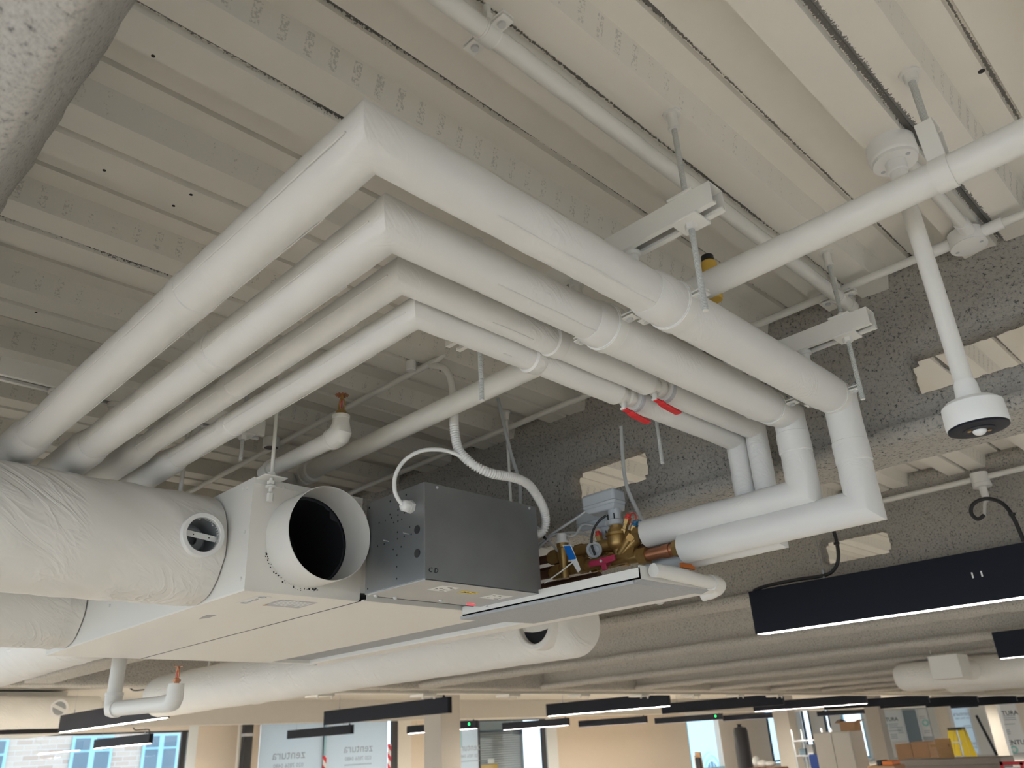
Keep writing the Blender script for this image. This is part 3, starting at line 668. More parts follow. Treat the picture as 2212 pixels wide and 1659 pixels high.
# ---------------------------------------------------------------- large wrapped ducts, the fan coil unit, its control box and valves
def duct(path, r, seed, seg=64, step=.022, amp=.0028, pucker=None, hole=None, cap=True):
    P = dense(path, step, r * 1.2); rr = []
    for i, c in enumerate(P):
        q = r
        if pucker:
            d = (c - V(pucker)).length
            if d < .05: q = r * (1 - .06 * (1 - d / .05)) + .003 * math.sin(d * 400)
        rr.append(q)
    mb = MB().tube(P, rr, seg, cap)
    for i, c in enumerate(P):
        for k in range(seg):
            v = mb.v[i * seg + k]; d = (v - c).normalized(); a = PI * 2 * k / seg
            f = noise.noise(V(v.x * 7 + seed, v.y * 7, v.z * 7)) + .5 * noise.noise(V(v.x * 17, v.y * 17 + seed, v.z * 17))
            g = 1 - abs(noise.noise(V(v.x * 9 + v.z * 13, v.y * 9 - v.z * 9, seed + v.z * 4)))
            v += d * (amp * f + amp * 1.1 * max(0, g - .72) * 3.2)
    if hole:
        c, ax, rad = V(hole[0]), V(hole[1]), hole[2]; keep = []
        for f in mb.f:
            m = sum((mb.v[i] for i in f), Vector()) / len(f); d = m - c; t = d.dot(ax)
            if len(f) == 4 and 0 < t + .08 and t < .12 and (d - ax * t).length < rad and d.dot(ax) > -.08: continue
            keep.append(f)
        mb.f = keep
    return mb
FX0, FX1, FX2 = .916, 1.245, 1.77      # fan coil: left face, panel joint, right edge of the lower panel
FY0, FY1, FZ, FT = 1.797, 3.207, .365, .645
DZ, DR = .5045, .1415
DG = 'wrapped ducts leaving the fan coil unit'
t = thing('insulated_duct', 'large white wrapped duct with round damper ring at left', 'duct', (FX0, 2.04, DZ), DG)
ring_c = V(.843, 1.8945, .508)
obj('duct_jacket', duct([(-1.6, 2.04, DZ), (FX0 - .004, 2.04, DZ)], DR, 1.3, pucker=(FX0, 2.04, DZ), hole=(ring_c + V(0, -.02, 0), V(0, 1, 0), .046), step=.0145, seg=80), 'duct_wrap', t)
rg = obj('damper_ring', MB().ring(ring_c, (0, -1, 0), -.012, .010, .0425, .0545, 48), 'white_plastic', t, bevel=.002)
obj('damper_cup', MB().ring(ring_c, (0, 1, 0), .0, .085, .0425, .0435, 40).cyl(ring_c + V(0, .078, 0), ring_c + V(0, .084, 0), .0425, 40), 'metal_grey', rg)
q = MB().ring(ring_c, (0, 1, 0), .058, .064, .013, .030, 36); obj('quadrant', q, 'label_grey', rg)
lv = MB().obox(ring_c + V(.004, .026, .006), (.042, 0, -.004), (0, .012, 0), (0, 0, .0022)); lv.obox(ring_c + V(.004, .015, .001), (.042, 0, -.004), (0, .0015, 0), (0, 0, .0075))
obj('damper_lever', lv, 'white_plastic', rg, bevel=.001)
for s in (-.016, .024): obj('lever_hole', MB().cyl(ring_c + V(s, .0132, .001 - s * .095), ring_c + V(s, .0142, .001 - s * .095), .0017, 10), 'hole', rg)
t = thing('insulated_duct', 'large white wrapped duct behind the ringed duct, at the far end of the unit', 'duct', (FX0, 3.0, DZ), DG)
obj('duct_jacket', duct([(-1.6, 3.0, DZ), (FX0 - .004, 3.0, DZ)], DR, 4.1, pucker=(FX0, 3.0, DZ)), 'duct_wrap', t)
t = thing('insulated_duct', 'white wrapped duct running away from the far side of the unit', 'duct', (1.08, 3.3, DZ), DG)
obj('duct_jacket', duct([(1.08, FY1 + .004, DZ), (1.08, 5.4, DZ), (.6, 7.0, DZ)], DR, 7.7, pucker=(1.08, FY1, DZ)), 'duct_wrap', t)

def holed_plate(x0, x1, z0, z1, cx, cz, r, y, n=48):
    """an upright plate with a round hole"""
    mb = MB(); inn = []; out = []
    for k in range(n):
        a = 2 * PI * k / n; ca, sa = math.cos(a), math.sin(a); inn.append((cx + ca * r, y, cz + sa * r))
        ts = []
        if ca > 1e-9: ts.append((x1 - cx) / ca)
        if ca < -1e-9: ts.append((x0 - cx) / ca)
        if sa > 1e-9: ts.append((z1 - cz) / sa)
        if sa < -1e-9: ts.append((z0 - cz) / sa)
        tt = min(ts); out.append((cx + ca * tt, y, cz + sa * tt))
    for X, Zc in ((x0, z0), (x1, z0), (x1, z1), (x0, z1)):
        k = min(range(n), key=lambda i: (out[i][0] - X) ** 2 + (out[i][2] - Zc) ** 2); out[k] = (X, y, Zc)
    return mb.add(inn + out, [(k, (k + 1) % n, n + (k + 1) % n, n + k) for k in range(n)])
SC = (1.079, .5035); SRI, SRO = .117, .1187
t = thing('fan_coil_unit', 'long white fan coil unit hung low with an open round spigot', 'fan coil unit', ((FX0 + 2.0) / 2, (FY0 + FY1) / 2, FZ))
cs = MB().add([(FX0, FY0, FZ + .004), (FX0, FY1, FZ + .004), (FX0, FY1, FT), (FX0, FY0, FT), (FX1, FY0, FZ + .004), (FX1, FY1, FZ + .004), (FX1, FY1, FT), (FX1, FY0, FT)],
              [(0, 1, 2, 3), (4, 7, 6, 5), (3, 2, 6, 7), (1, 5, 6, 2), (0, 4, 5, 1)])
obj('plenum_casing', cs, 'white_paint', t, smooth=False)
obj('front_plate', holed_plate(FX0, FX1, FZ + .004, FT, *SC, SRI, FY0), 'panel_white', t, smooth=False)
obj('spigot', MB().ring((SC[0], FY0, SC[1]), (0, -1, 0), 0, .107, SRI, SRO, 64), 'white_paint', t)
rag = MB(); nn = 60; vs = [(SC[0] + math.cos(2 * PI * k / nn) * SRI, FY0 + .004, SC[1] + math.sin(2 * PI * k / nn) * SRI) for k in range(nn)]
for k in range(nn):
    q = SRI - .006 - .006 * abs(noise.noise(V(k * .45, 1, 2))) - (.010 if k in (7, 8, 22, 49) else 0); vs.append((SC[0] + math.cos(2 * PI * k / nn) * q, FY0 + .004, SC[1] + math.sin(2 * PI * k / nn) * q))
rag.add(vs, [(k, (k + 1) % nn, nn + (k + 1) % nn, nn + k) for k in range(nn)]); obj('torn_lining', rag, 'frame_dark', t)
obj('dark_lining', MB().ring((SC[0], FY0, SC[1]), (0, 1, 0), .006, .25, SRI - .002, SRI - .001, 40).cyl((SC[0], FY0 + .24, SC[1]), (SC[0], FY0 + .25, SC[1]), SRI, 40), 'black_void', t)
obj('rear_casing', MB().box((FX1, FY0, FZ + .022), (2.03, FY1, .598)), 'white_paint', t, smooth=False, bevel=.002)
obj('lower_panel', MB().box((FX0, FY0 - .001, FZ - .001), (FX1 - .004, FY1, FZ + .004)), 'panel_white', t, smooth=False)
pl = MB().box((FX1 + .004, FY0 - .012, FZ - .001), (FX2, FY1, FZ + .003)); pl.box((FX1 + .012, FY0 - .014, FZ - .001), (FX2 - .004, FY0 - .0115, FZ + .020))
obj('lower_panel', pl, 'panel_white', t, smooth=False)
obj('panel_joint', MB().box((FX1 - .0045, FY0 - .001, FZ - .0004), (FX1 + .0045, FY1, FZ + .004)), 'hole', t, smooth=False)
obj('recess_lining', MB().box((FX2, FY0 + .002, FZ + .012), (1.955, FY1 - .01, FZ + .0225)), 'grey_foam', t, smooth=False)
obj('edge_rail', MB().box((1.952, FY0 - .01, FZ - .004), (2.035, FY1, FZ + .022)), 'panel_white', t, smooth=False, bevel=.002)
obj('recess_end', MB().box((FX2, FY1 - .03, FZ - .002), (1.952, FY1, FZ + .02)), 'panel_white', t, smooth=False)
for y, s in ((1.80, 0), (3.19, 1)): obj('rail_bolt', MB().lathe((1.99, y + .012 - s * .01, FZ - .004), (0, 0, -1), [(0, .007), (.004, .007), (.005, .004)], 12), 'rod_zinc', t)
br = MB().box((FX0 + .006, FY0 - .045, FT - .003), (FX0 + .07, FY0 + .02, FT)); br.box((FX0 + .0, FY0 - .002, FT - .016), (FX1, FY0 + .002, FT + .001))
obj('hanging_bracket', br, 'white_paint', t, bevel=.001)
rx, ry = .951, 1.772
rd = obj('hanger_rod', MB().cyl((rx, ry, .606), (rx, ry, 1.0), .0048, 14), 'white_paint', t)
for z, r, h in ((.634, .0105, .009), (.622, .0130, .004), (.602, .0085, .020), (.648, .0105, .009)): obj('nut', MB().cyl((rx, ry, z - (h if z < .64 else 0)), (rx, ry, z + (0 if z < .64 else h)), r, 6 if h > .005 else 18), 'white_paint', rd)
for y, z in ((FY0 + .03, .625), (FY0 + .022, .51), (FY0 + .02, .395), (FY0 + .05, .628), (2.45, .455), (2.66, .455)): obj('casing_screw', MB().lathe((FX0, y, z), (-1, 0, 0), [(0, .0055), (.003, .005), (.004, .003)], 10), 'white_paint', t)
for x, z in ((FX0 + .085, FT - .012), (1.10, FT - .01), (1.20, .62)): obj('casing_screw', MB().lathe((x, FY0, z), (0, -1, 0), [(0, .005), (.003, .0045), (.004, .003)], 10), 'white_paint', t)
zf = FZ - .0014
lb = obj('maker_label', MB().box((.976, 1.838, zf - .0004), (1.012, 1.957, zf)), 'label_white', t, smooth=False)
for y in (1.852, 1.942): obj('label_mark', MB().ring((.994, y, zf - .0004), (0, 0, -1), 0, .0003, .0075, .0105, 20).box((.9885, y - .001, zf - .0008), (.9995, y + .004, zf - .0003)), 'ink_grey', lb)
ms = MB()
for j in range(6): ms.box((.990 + .002 * (j % 2), 1.874 + j * .009, zf - .0008), (.997 + .002 * (j % 3), 1.879 + j * .009, zf - .0003))
obj('label_print', ms, 'ink_grey', lb)['kind'] = 'stuff'
lb = obj('rating_label', MB().box((1.052, 1.862, zf - .0004), (1.158, 1.957, zf)), 'label_grey', t, smooth=False)
ms = MB(); random.seed(3)
for j in range(9):
    x = 1.064 + j * .0098; ms.box((x, 1.868, zf - .0008), (x + .0045, 1.868 + .05 + random.random() * .034, zf - .0003))
obj('label_print', ms, 'label_white', lb)['kind'] = 'stuff'
obj('label_stripe', MB().box((1.0522, 1.938, zf - .0007), (1.060, 1.9565, zf - .0003)), 'cardboard', lb)
sc = MB().prism([(1.000, 2.16, zf), (1.022, 2.15, zf), (1.026, 2.20, zf), (1.012, 2.235, zf), (1.004, 2.20, zf)], (0, 0, -.0003)); obj('paint_chip', sc, 'scuff', t, smooth=False)
random.seed(5); sp = MB()
for k in range(46):
    a = R(200 + 88 * random.random()); q = SRO + .002 + .006 * random.random() ** 2; s = .0009 + .0022 * random.random() ** 3
    sp.cyl((SC[0] + math.cos(a) * q, FY0 - .0006, SC[1] + math.sin(a) * q), (SC[0] + math.cos(a) * q, FY0 - .0002, SC[1] + math.sin(a) * q), s, 8)
obj('missed_paint', sp, 'hole', t)['kind'] = 'stuff'

# control box
BX0, BX1, BY0, BY1, BZ0, BZ1 = 1.201, 1.600, 1.473, 1.713, .365, .603
t = thing('control_box', 'dark galvanised grey steel control box marked CD beside the open spigot', 'control box', (1.4, 1.6, BZ0))
obj('box_casing', MB().box((BX0, BY0, BZ0), (BX1, BY1, BZ1)), 'galvanised', t, smooth=False, bevel=.0015)
obj('front_cover', MB().box((BX0 + .001, BY0 - .0018, BZ0 - .002), (BX1 + .001, BY0 - .0002, BZ1 - .001)), 'galvanised', t, smooth=False)
bt = obj('bottom_cover', MB().box((BX0, BY0 - .0018, BZ0 - .0035), (BX1, BY1 - .012, BZ0 - .0005)), 'galvanised_pale', t, smooth=False)
for y, z in [(1.544, .586), (1.61, .585), (1.577, .555), (1.551, .541), (1.61, .55), (1.577, .541), (1.604, .54), (1.561, .527), (1.577, .526), (1.594, .526), (1.63, .539), (1.656, .539), (1.529, .5), (1.578, .498), (1.523, .481), (1.551, .482), (1.578, .481), (1.633, .479), (1.563, .458), (1.661, .479), (1.595, .458), (1.58, .44), (1.58, .412), (1.58, .383), (1.700, .378), (1.701, .589)]:
    obj('punched_hole', MB().cyl((BX0 - .0006, y, z), (BX0 - .0001, y, z), .0023 if z < .58 else .0028, 10), 'hole', t)
for y, z in ((1.5, .488), (1.5, .43)): obj('cable_knockout', MB().cyl((BX0 - .0012, y, z), (BX0 - .0001, y, z), .0105, 24), 'hole', t)
for y, z in ((1.615, .482), (1.535, .484)): obj('pin', MB().cyl((BX0 - .016, y, z + .001), (BX0, y, z), .0013, 8), 'rod_zinc', t)
for x, z in ((1.241, .594), (1.573, .594)): obj('cover_screw', MB().lathe((x, BY0 - .0018, z), (0, -1, 0), [(0, .004), (.002, .0036), (.003, .002)], 10), 'rod_zinc', t)
for x, y in ((1.218, 1.689), (1.280, 1.690), (1.412, 1.664), (1.590, 1.672)): obj('edge_screw', MB().lathe((x, y, BZ0 - .0035), (0, 0, -1), [(0, .006), (.003, .0055), (.005, .003)], 12), 'rod_zinc', t)
obj('slot', MB().box((1.24, BY1 - .0117, BZ0 - .003), (1.57, BY1 - .002, BZ0 - .001)), 'hole', t, smooth=False)
obj('indicator', MB().box((1.520, 1.672, BZ0 - .006), (1.545, 1.682, BZ0 - .0036)), 'led_red', t, bevel=.001)
zb = BZ0 - .0036
for x0, x1, y0, y1, mt, n in ((1.283, 1.342, 1.505, 1.566, 'label_white', 5), (1.374, 1.430, 1.531, 1.557, 'label_yellow', 2), (1.482, 1.552, 1.530, 1.588, 'label_white', 4)):
    l = obj('label', MB().box((x0, y0, zb - .0004), (x1, y1, zb)), mt, bt, smooth=False)
    ms = MB(); random.seed(n)
    for j in range(n * 2): a = y0 + .006 + (y1 - y0 - .012) * random.random(); b = x0 + .006 + (x1 - x0 - .02) * random.random(); ms.box((b, a, zb - .0008), (b + .005 + .012 * random.random(), a + .002, zb - .0003))
    if mt == 'label_yellow': ms.prism([(1.384, 1.536, zb - .0003), (1.384, 1.552, zb - .0003), (1.396, 1.544, zb - .0003)], (0, 0, -.0004))
    obj('label_print', ms, 'ink', l)['kind'] = 'stuff'
for ch, x in (('C', 1.2175), ('D', 1.2355)): obj('written_letter', text_mesh(ch, .0165, ((x, BY0 - .0022, .3865), (1, 0, 0), (.12, 0, 1))), 'ink', t)
t = thing('power_cable', 'white cable arching from its gland on the grey box to the ribbed hose', 'cable', (1.20, 1.521, .549))
gl = MB().lathe((BX0, 1.521, .549), (-1, 0, 0), [(0, .0165), (.010, .0165)], 6); gl.lathe((BX0 - .010, 1.521, .549), (-1, 0, 0), [(0, .0135), (.003, .0135)], 20); gl.lathe((BX0 - .013, 1.521, .549), (-1, 0, 0), [(0, .0155), (.013, .015), (.018, .0115), (.020, .008)], 8)
obj('cable_gland', gl, 'white_plastic', t)
obj('cable', MB().tube(smooth_path([(BX0 - .025, 1.521, .549), (1.160, 1.522, .562), (1.148, 1.522, .585), (1.150, 1.520, .625), (1.168, 1.505, .662), (1.20, 1.480, .685), (1.24, 1.455, .689), (1.275, 1.440, .682), (1.30, 1.428, .668)], 8), .0052, 14), 'white_plastic', t)

# drain tray with its foam under side
t = thing('drain_tray', 'white drain tray with grey foam underside projecting right of the grey box', 'tray', (1.78, 1.45, .35))
tr = MB().box((1.590, 1.137, .346), (1.5925, FY0 - .02, .373)); tr.box((1.590, 1.137, .346), (1.95, FY0 - .02, .350)); tr.box((1.590, 1.137, .350), (1.95, 1.1395, .378)); tr.box((1.9475, 1.137, .350), (1.95, FY0 - .02, .39))
obj('tray_pan', tr, 'white_paint', t, smooth=False)
obj('foam_underside', MB().prism([(1.5905, 1.16, .338), (1.90, 1.16, .345), (1.90, 1.16, .3475), (1.5905, 1.16, .3475)], (0, FY0 - 1.17, 0)), 'grey_foam', t, smooth=False)
fm = MB().prism([(1.597, 1.14, .3455), (1.597, 1.165, .3385), (1.597, 1.168, .3455)], (.30, 0, 0)); obj('foam_nose', fm, 'grey_foam', t, smooth=False)
def lump(path, rr, seed, seg=22):
    P = smooth_path(path, 6); n = len(P); RR = [rr[min(len(rr) - 1, int(i * len(rr) / n))] + .0018 * noise.noise(V(i * .5, seed, 0)) for i in range(n)]
    mb = MB().tube(P, RR, seg)
    for v in mb.v: v += V(noise.noise(v * 55 + V(seed, 0, 0)), noise.noise(v * 55 + V(0, seed, 0)), noise.noise(v * 55 + V(0, 0, seed))) * .0022
    return mb
t = thing('drain_pipe', 'white taped drain pipe with an elbow at the outer end of the tray', 'pipe', (1.8, 1.13, .36))
obj('pipe', lump([(1.62, 1.118, .366), (1.70, 1.112, .364), (1.80, 1.118, .362), (1.90, 1.128, .362)], [.0165, .0175, .0165, .0165], 3), 'white_paint', t)
obj('pipe', lump([(1.70, 1.135, .372), (1.80, 1.150, .372), (1.92, 1.165, .369)], [.010, .011, .010], 8), 'white_paint', t)
obj('elbow', lump([(1.885, 1.127, .362), (1.93, 1.135, .364), (1.965, 1.155, .362), (1.975, 1.185, .356), (1.972, 1.21, .352)], [.0205, .0215, .0215, .0205], 5), 'white_paint', t)
obj('bracket_strip', MB().prism([(1.90, 1.16, .352), (1.97, 1.19, .350), (1.985, 1.36, .353), (1.93, 1.36, .353)], (0, 0, .004)), 'white_paint', t)
bl = MB().lathe((1.962, 1.345, .353), (0, 0, -1), [(0, .012), (.006, .012), (.009, .006)], 14); obj('bolt', bl, 'rod_zinc', t)

# brass valve set on the two insulated legs
VX = 1.79
t = thing('valve_set', 'cluster of brass valves with pale grey actuators above the drain tray', 'valve', (VX, 1.4, .42))
def cylp(name, a, b, r, mt, seg=18, par=None, r2=None): return obj(name, MB().cyl(a, b, r, seg, r2), mt, par or t)
def actuator(x, y, z, w=.120):
    a = obj('actuator', MB().box((x - .030, y - w / 2, z), (x + .030, y + w / 2, z + .046)), 'actuator_grey', t, bevel=.009)
    obj('lower_shell', MB().prism([(x - .028, y - w / 2 + .002, z + .002), (x - .028, y + w / 2 - .002, z + .002), (x - .022, y + w / 2 - .020, z - .012), (x - .022, y - w / 2 + .012, z - .014)], (.054, 0, 0)), 'actuator_grey', a, bevel=.003)
    obj('seam', MB().box((x - .0306, y - w / 2 - .0006, z + .0105), (x + .0306, y + w / 2 + .0006, z + .0118)), 'metal_grey', a)
    yn = y - w * .29
    obj('neck', MB().cyl((x, yn, z - .045), (x, yn, z - .010), .0185, 20), 'actuator_grey', a)
    for s in (-1, 1): obj('slot', MB().box((x - .0195, yn + s * .011 - .001, z - .042), (x - .017, yn + s * .011 + .001, z - .026)), 'hole', a)
    obj('collar', MB().lathe((x, yn, z - .058), (0, 0, 1), [(0, .020), (.002, .0235), (.015, .0235), (.017, .020)], 24), 'label_grey', a)
    return yn
y1 = actuator(VX, 1.378, .606); y2 = actuator(1.868, 1.472, .586)
def valve_body(x, y, zt, zc):
    b = obj('valve_body', MB().lathe((x, y, zt), (0, 0, -1), [(0, .018), (.010, .018), (.012, .024), (.022, .026), (.024, .033), (.031, .033), (.033, .026), (.052, .027), (.062, .024), (.070, .014), (zt - zc + .01, .013)], 24), 'brass', t)
    h = MB().cyl((x, y + .045, zc), (x, y - .045, zc), .0165, 18); obj('valve_run', h, 'brass', b)
    for s in (-1, 1): obj('union_nut', MB().hexn((x, y + s * .052 - .011, zc), (0, 1, 0), .0225, .022), 'brass', b)
    obj('side_port', MB().tube([(x - .004, y - .010, zc + .01), (x - .008, y - .052, zc + .046)], [.014, .0155], 14), 'brass', b)
    obj('port_nut', MB().hexn(V(x - .008, y - .050, zc + .044), (-.05, -.75, .65), .019, .018), 'brass', b)
    return b
valve_body(VX, y1, .550, .455); valve_body(1.868, y2, .530, .470)
for base, tip, cap in (((VX, 1.318, .522), (VX, 1.296, .566), 'red_cap'), ((VX, 1.297, .500), (VX, 1.275, .541), 'blue_cap'), ((1.83, 1.428, .500), (1.825, 1.437, .552), 'red_cap')):
    a, b = V(base), V(tip); d = (b - a).normalized(); L = (b - a).length
    tp = obj('test_plug', MB().lathe(a, d, [(0, .0125), (L * .22, .0125), (L * .24, .0085), (L * .5, .0085), (L * .52, .0105), (L * .82, .0105)], 6), 'brass', t)
    obj('plug_cap', MB().lathe(a + d * L * .80, d, [(0, .0095), (.006, .0102), (.007, .0075), (.014, .0075), (.016, .005)], 14), cap, tp)
    if base[0] == VX: obj('cap_strap', MB().tube(smooth_path([b, b + V(0, -.016, .004), b + V(-.002, -.027, -.006), b + V(-.004, -.022, -.022), a + d * L * .62], 6), .0017, 8), cap, tp)
cylp('copper_pipe', (VX, 1.12, .446), (VX, 1.248, .446), .0158, 'copper')
obj('copper_joint', MB().lathe((VX, 1.17, .446), (0, 1, 0), [(0, .0158), (.001, .0185), (.024, .0185), (.025, .0158)], 18), 'copper', t)
obj('union_nut', MB().hexn((VX, 1.135, .446), (0, 1, 0), .023, .024), 'brass', t)
obj('union_nut', MB().hexn((VX, 1.246, .446), (0, 1, 0), .0235, .026), 'brass', t)
cylp('brass_tail', (VX, 1.27, .449), (VX, 1.31, .453), .0185, 'brass')
cylp('copper_pipe', (VX, 1.235, .503), (VX, 1.262, .503), .0165, 'dark_copper')
obj('union_nut', MB().hexn((VX - .002, 1.255, .503), (0, 1, .2), .0225, .024), 'brass', t)
cylp('brass_tail', (VX, 1.27, .500), (VX, 1.325, .468), .0165, 'brass')
cylp('dark_block', (1.815, 1.20, .468), (1.815, 1.30, .468), .018, 'dark_copper')
sv = obj('drain_valve', MB().lathe((1.745, 1.509, .424), (0, 0, 1), [(0, .013), (.006, .0135), (.04, .0125), (.060, .0145), (.085, .0145), (.088, .017), (.102, .017)], 18), 'brass', t)
obj('white_cap', MB().lathe((1.745, 1.509, .524), (0, 0, 1), [(0, .0205), (.006, .0205), (.007, .0145), (.026, .0145), (.030, .011)], 24), 'white_plastic', sv)
for y, z, x in ((1.565, .500, 1.78), (1.478, .500, 1.79), (1.55, .452, 1.77), (1.462, .455, 1.77), (1.40, .462, 1.80)):
    h = obj('fitting', MB().hexn((x, y - .014, z), (0, 1, 0), .0235, .028), 'brass', t); obj('fitting_rim', MB().lathe((x, y - .024, z), (0, 1, 0), [(0, .0155), (.001, .0195), (.047, .0195), (.048, .0155)], 18), 'brass', h)
for x, z in ((1.78, .500), (1.77, .452)): cylp('brass_run', (x, 1.36, z), (x, 1.58, z), .0158, 'brass')
for x, y0, z, r in ((1.78, 1.56, .500, .0125), (1.77, 1.55, .452, .0125), (1.80, 1.50, .470, .011), (1.83, 1.45, .430, .012)): cylp('copper_pipe', (x, y0, z), (x + .02, FY0, z + .01), r, 'dark_copper')
gx = V(1.752, 1.399, .486); dv = -gx.normalized()
g = obj('flow_sight', MB().lathe(gx, dv, [(-.03, .014), (-.012, .0165), (-.011, .0215), (0, .0225), (.002, .021), (.0025, .015), (-.006, .014)], 28), 'label_grey', t)
obj('sight_glass', MB().ring(gx, dv, .002, .005, .0145, .0195, 28), 'clear_tube', g)
hc = V(1.735, 1.364, .446)
hb = MB().cyl(hc, hc + V(.03, 0, 0), .012, 16)
for s in (-1, 1): hb.obox(hc + V(.003, s * .025, -s * .001), (.0035, 0, 0), (0, .021, s * .001), (0, 0, .0085))
hb.obox(hc + V(.004, -.004, -.012), (.0035, 0, 0), (0, .009, 0), (0, .003, .014)); hd = obj('wing_handle', hb, 'magenta_handle', t, bevel=.0025)
obj('handle_screw', MB().cyl(hc - V(.003, 0, 0), hc, .0042, 12), 'rod_zinc', hd)
tg = [V(1.690, 1.462, .5035), V(1.690, 1.430, .4985), V(1.688, 1.4005, .4245), V(1.688, 1.4115, .4175)]
tp = obj('id_tag', MB().prism(tg, (.0012, 0, 0)), 'label_white', t, bevel=.0004)
obj('blue_print', MB().prism([V(1.6893, 1.4565, .5000), V(1.6893, 1.4325, .4962), V(1.6893, 1.4130, .4555), V(1.6893, 1.4405, .4580)], (-.0004, 0, 0)), 'tag_blue', tp)
obj('tie_strap', MB().tube(smooth_path([(1.687, 1.417, .452), (1.675, 1.430, .440), (1.655, 1.452, .420), (1.625, 1.480, .395)], 6), .0018, 8), 'white_plastic', tp)
obj('orange_strip', MB().box((1.80, 1.150, .398), (1.86, 1.158, .410)), 'orange', t)
t = thing('control_cables', 'bundle of grey cables looping from the actuators to the grey box', 'cable', (VX, 1.5, .56))
obj('cable', MB().tube(smooth_path([(1.765, 1.428, .604), (1.75, 1.452, .588), (1.74, 1.50, .570), (1.735, 1.535, .558), (1.73, 1.565, .545), (1.70, 1.60, .520), (1.66, 1.62, .512), (1.602, 1.60, .512)], 8), .0036, 10), 'cable_grey', t)
obj('cable', MB().tube(smooth_path([(1.845, 1.49, .560), (1.80, 1.515, .566), (1.76, 1.54, .558), (1.735, 1.556, .548), (1.715, 1.585, .524), (1.67, 1.60, .504), (1.602, 1.585, .500)], 8), .0036, 10), 'cable_grey', t)
obj('cable', MB().tube(smooth_path([(1.85, 1.45, .575), (1.80, 1.47, .580), (1.77, 1.485, .545), (1.74, 1.53, .556), (1.725, 1.56, .535), (1.70, 1.59, .506), (1.65, 1.59, .492), (1.602, 1.57, .488)], 8), .0033, 10), 'cable_grey', t)
obj('cable', MB().tube(smooth_path([(1.66, 1.60, .63), (1.70, 1.585, .60), (1.73, 1.57, .57), (1.735, 1.55, .54), (1.75, 1.53, .505), (1.76, 1.51, .49)], 8), .003, 10), 'cable_grey', t)
obj('cable', MB().tube(smooth_path([(1.762, 1.352, .575), (1.752, 1.372, .562), (1.745, 1.392, .535), (1.745, 1.400, .500), (1.75, 1.395, .47)], 8), .0034, 10), 'cable_black', t)
obj('cable_tie', MB().ring((1.731, 1.561, .547), (-.5, .6, -.6), -.003, .003, .008, .0105, 16), 'cable_black', t)

# duct with side opening beyond the unit
t = thing('insulated_duct', 'wide white wrapped duct beyond the unit with a dark round side opening', 'duct', (2.95, 4, .51), DG)
dx, dz, dr = 2.95, .51, .16
mb = MB(); P = []; RR = []
for k in range(7): a = k / 6 * PI / 2; P.append(V(dx, 2.53 - .075 * math.cos(a), dz)); RR.append(dr * (.62 + .38 * math.sin(a)))
for k in range(1, 120): P.append(V(dx, 2.53 + k * .038, dz)); RR.append(dr * (1 + (.035 * math.exp(-((k * .038 - 2.95) / .05) ** 2))) + .004 * noise.noise(V(k * .12, 3, 0)))
mb.tube(P, RR, 48)
for v in mb.v: v += V(noise.noise(v * 8), noise.noise(v * 8 + V(5, 0, 0)), noise.noise(v * 8 + V(0, 5, 0))) * .004
obj('duct_jacket', mb, 'duct_wrap', t)
for y in (3.2, 4.9, 6.05, 6.25): obj('hanger_rod', MB().cyl((dx, y, dz + .12), (dx, y, .998), .008, 10), 'white_paint', t)
oc = V(dx - .11, 2.605, .507)
o = obj('opening_collar', MB().ring(oc, (-1, 0, 0), 0, .075, .094, .122, 44), 'duct_wrap', t, bevel=.006)
obj('opening', MB().cyl(oc + V(-.045, 0, 0), oc + V(-.046, 0, 0), .095, 40), 'black_void', o)
# low sprinkler drop beyond the unit
x = 1.31
t = thing('sprinkler_drop', 'white dropped pipe with elbow and upright copper sprinkler below the unit', 'sprinkler', (x, 3.6, .24))
obj('pipe', MB().tube(dense([(x, 3.60, .99), (x, 3.60, .213), (x, 3.05, .198)], .06, .05), .0285, 26), 'white_paint', t)
obj('elbow', MB().tube([V(x, 3.60, .27), V(x, 3.60, .235), V(x, 3.594, .219), V(x, 3.578, .212), V(x, 3.54, .2112)], [.0335] * 5, 26), 'white_paint', t)
obj('elbow', MB().tube([V(x, 3.11, .1995), V(x, 3.06, .198), V(x, 3.035, .201), V(x, 3.022, .214), V(x, 3.02, .262)], [.031, .031, .031, .030, .027], 26), 'white_paint', t)
obj('elbow_rim', MB().lathe((x, 3.60, .262), (0, 0, 1), [(0, .0335), (.001, .036), (.012, .036), (.013, .0285)], 26), 'white_paint', t)
head(t, (x, 3.02, .262), 'copper')

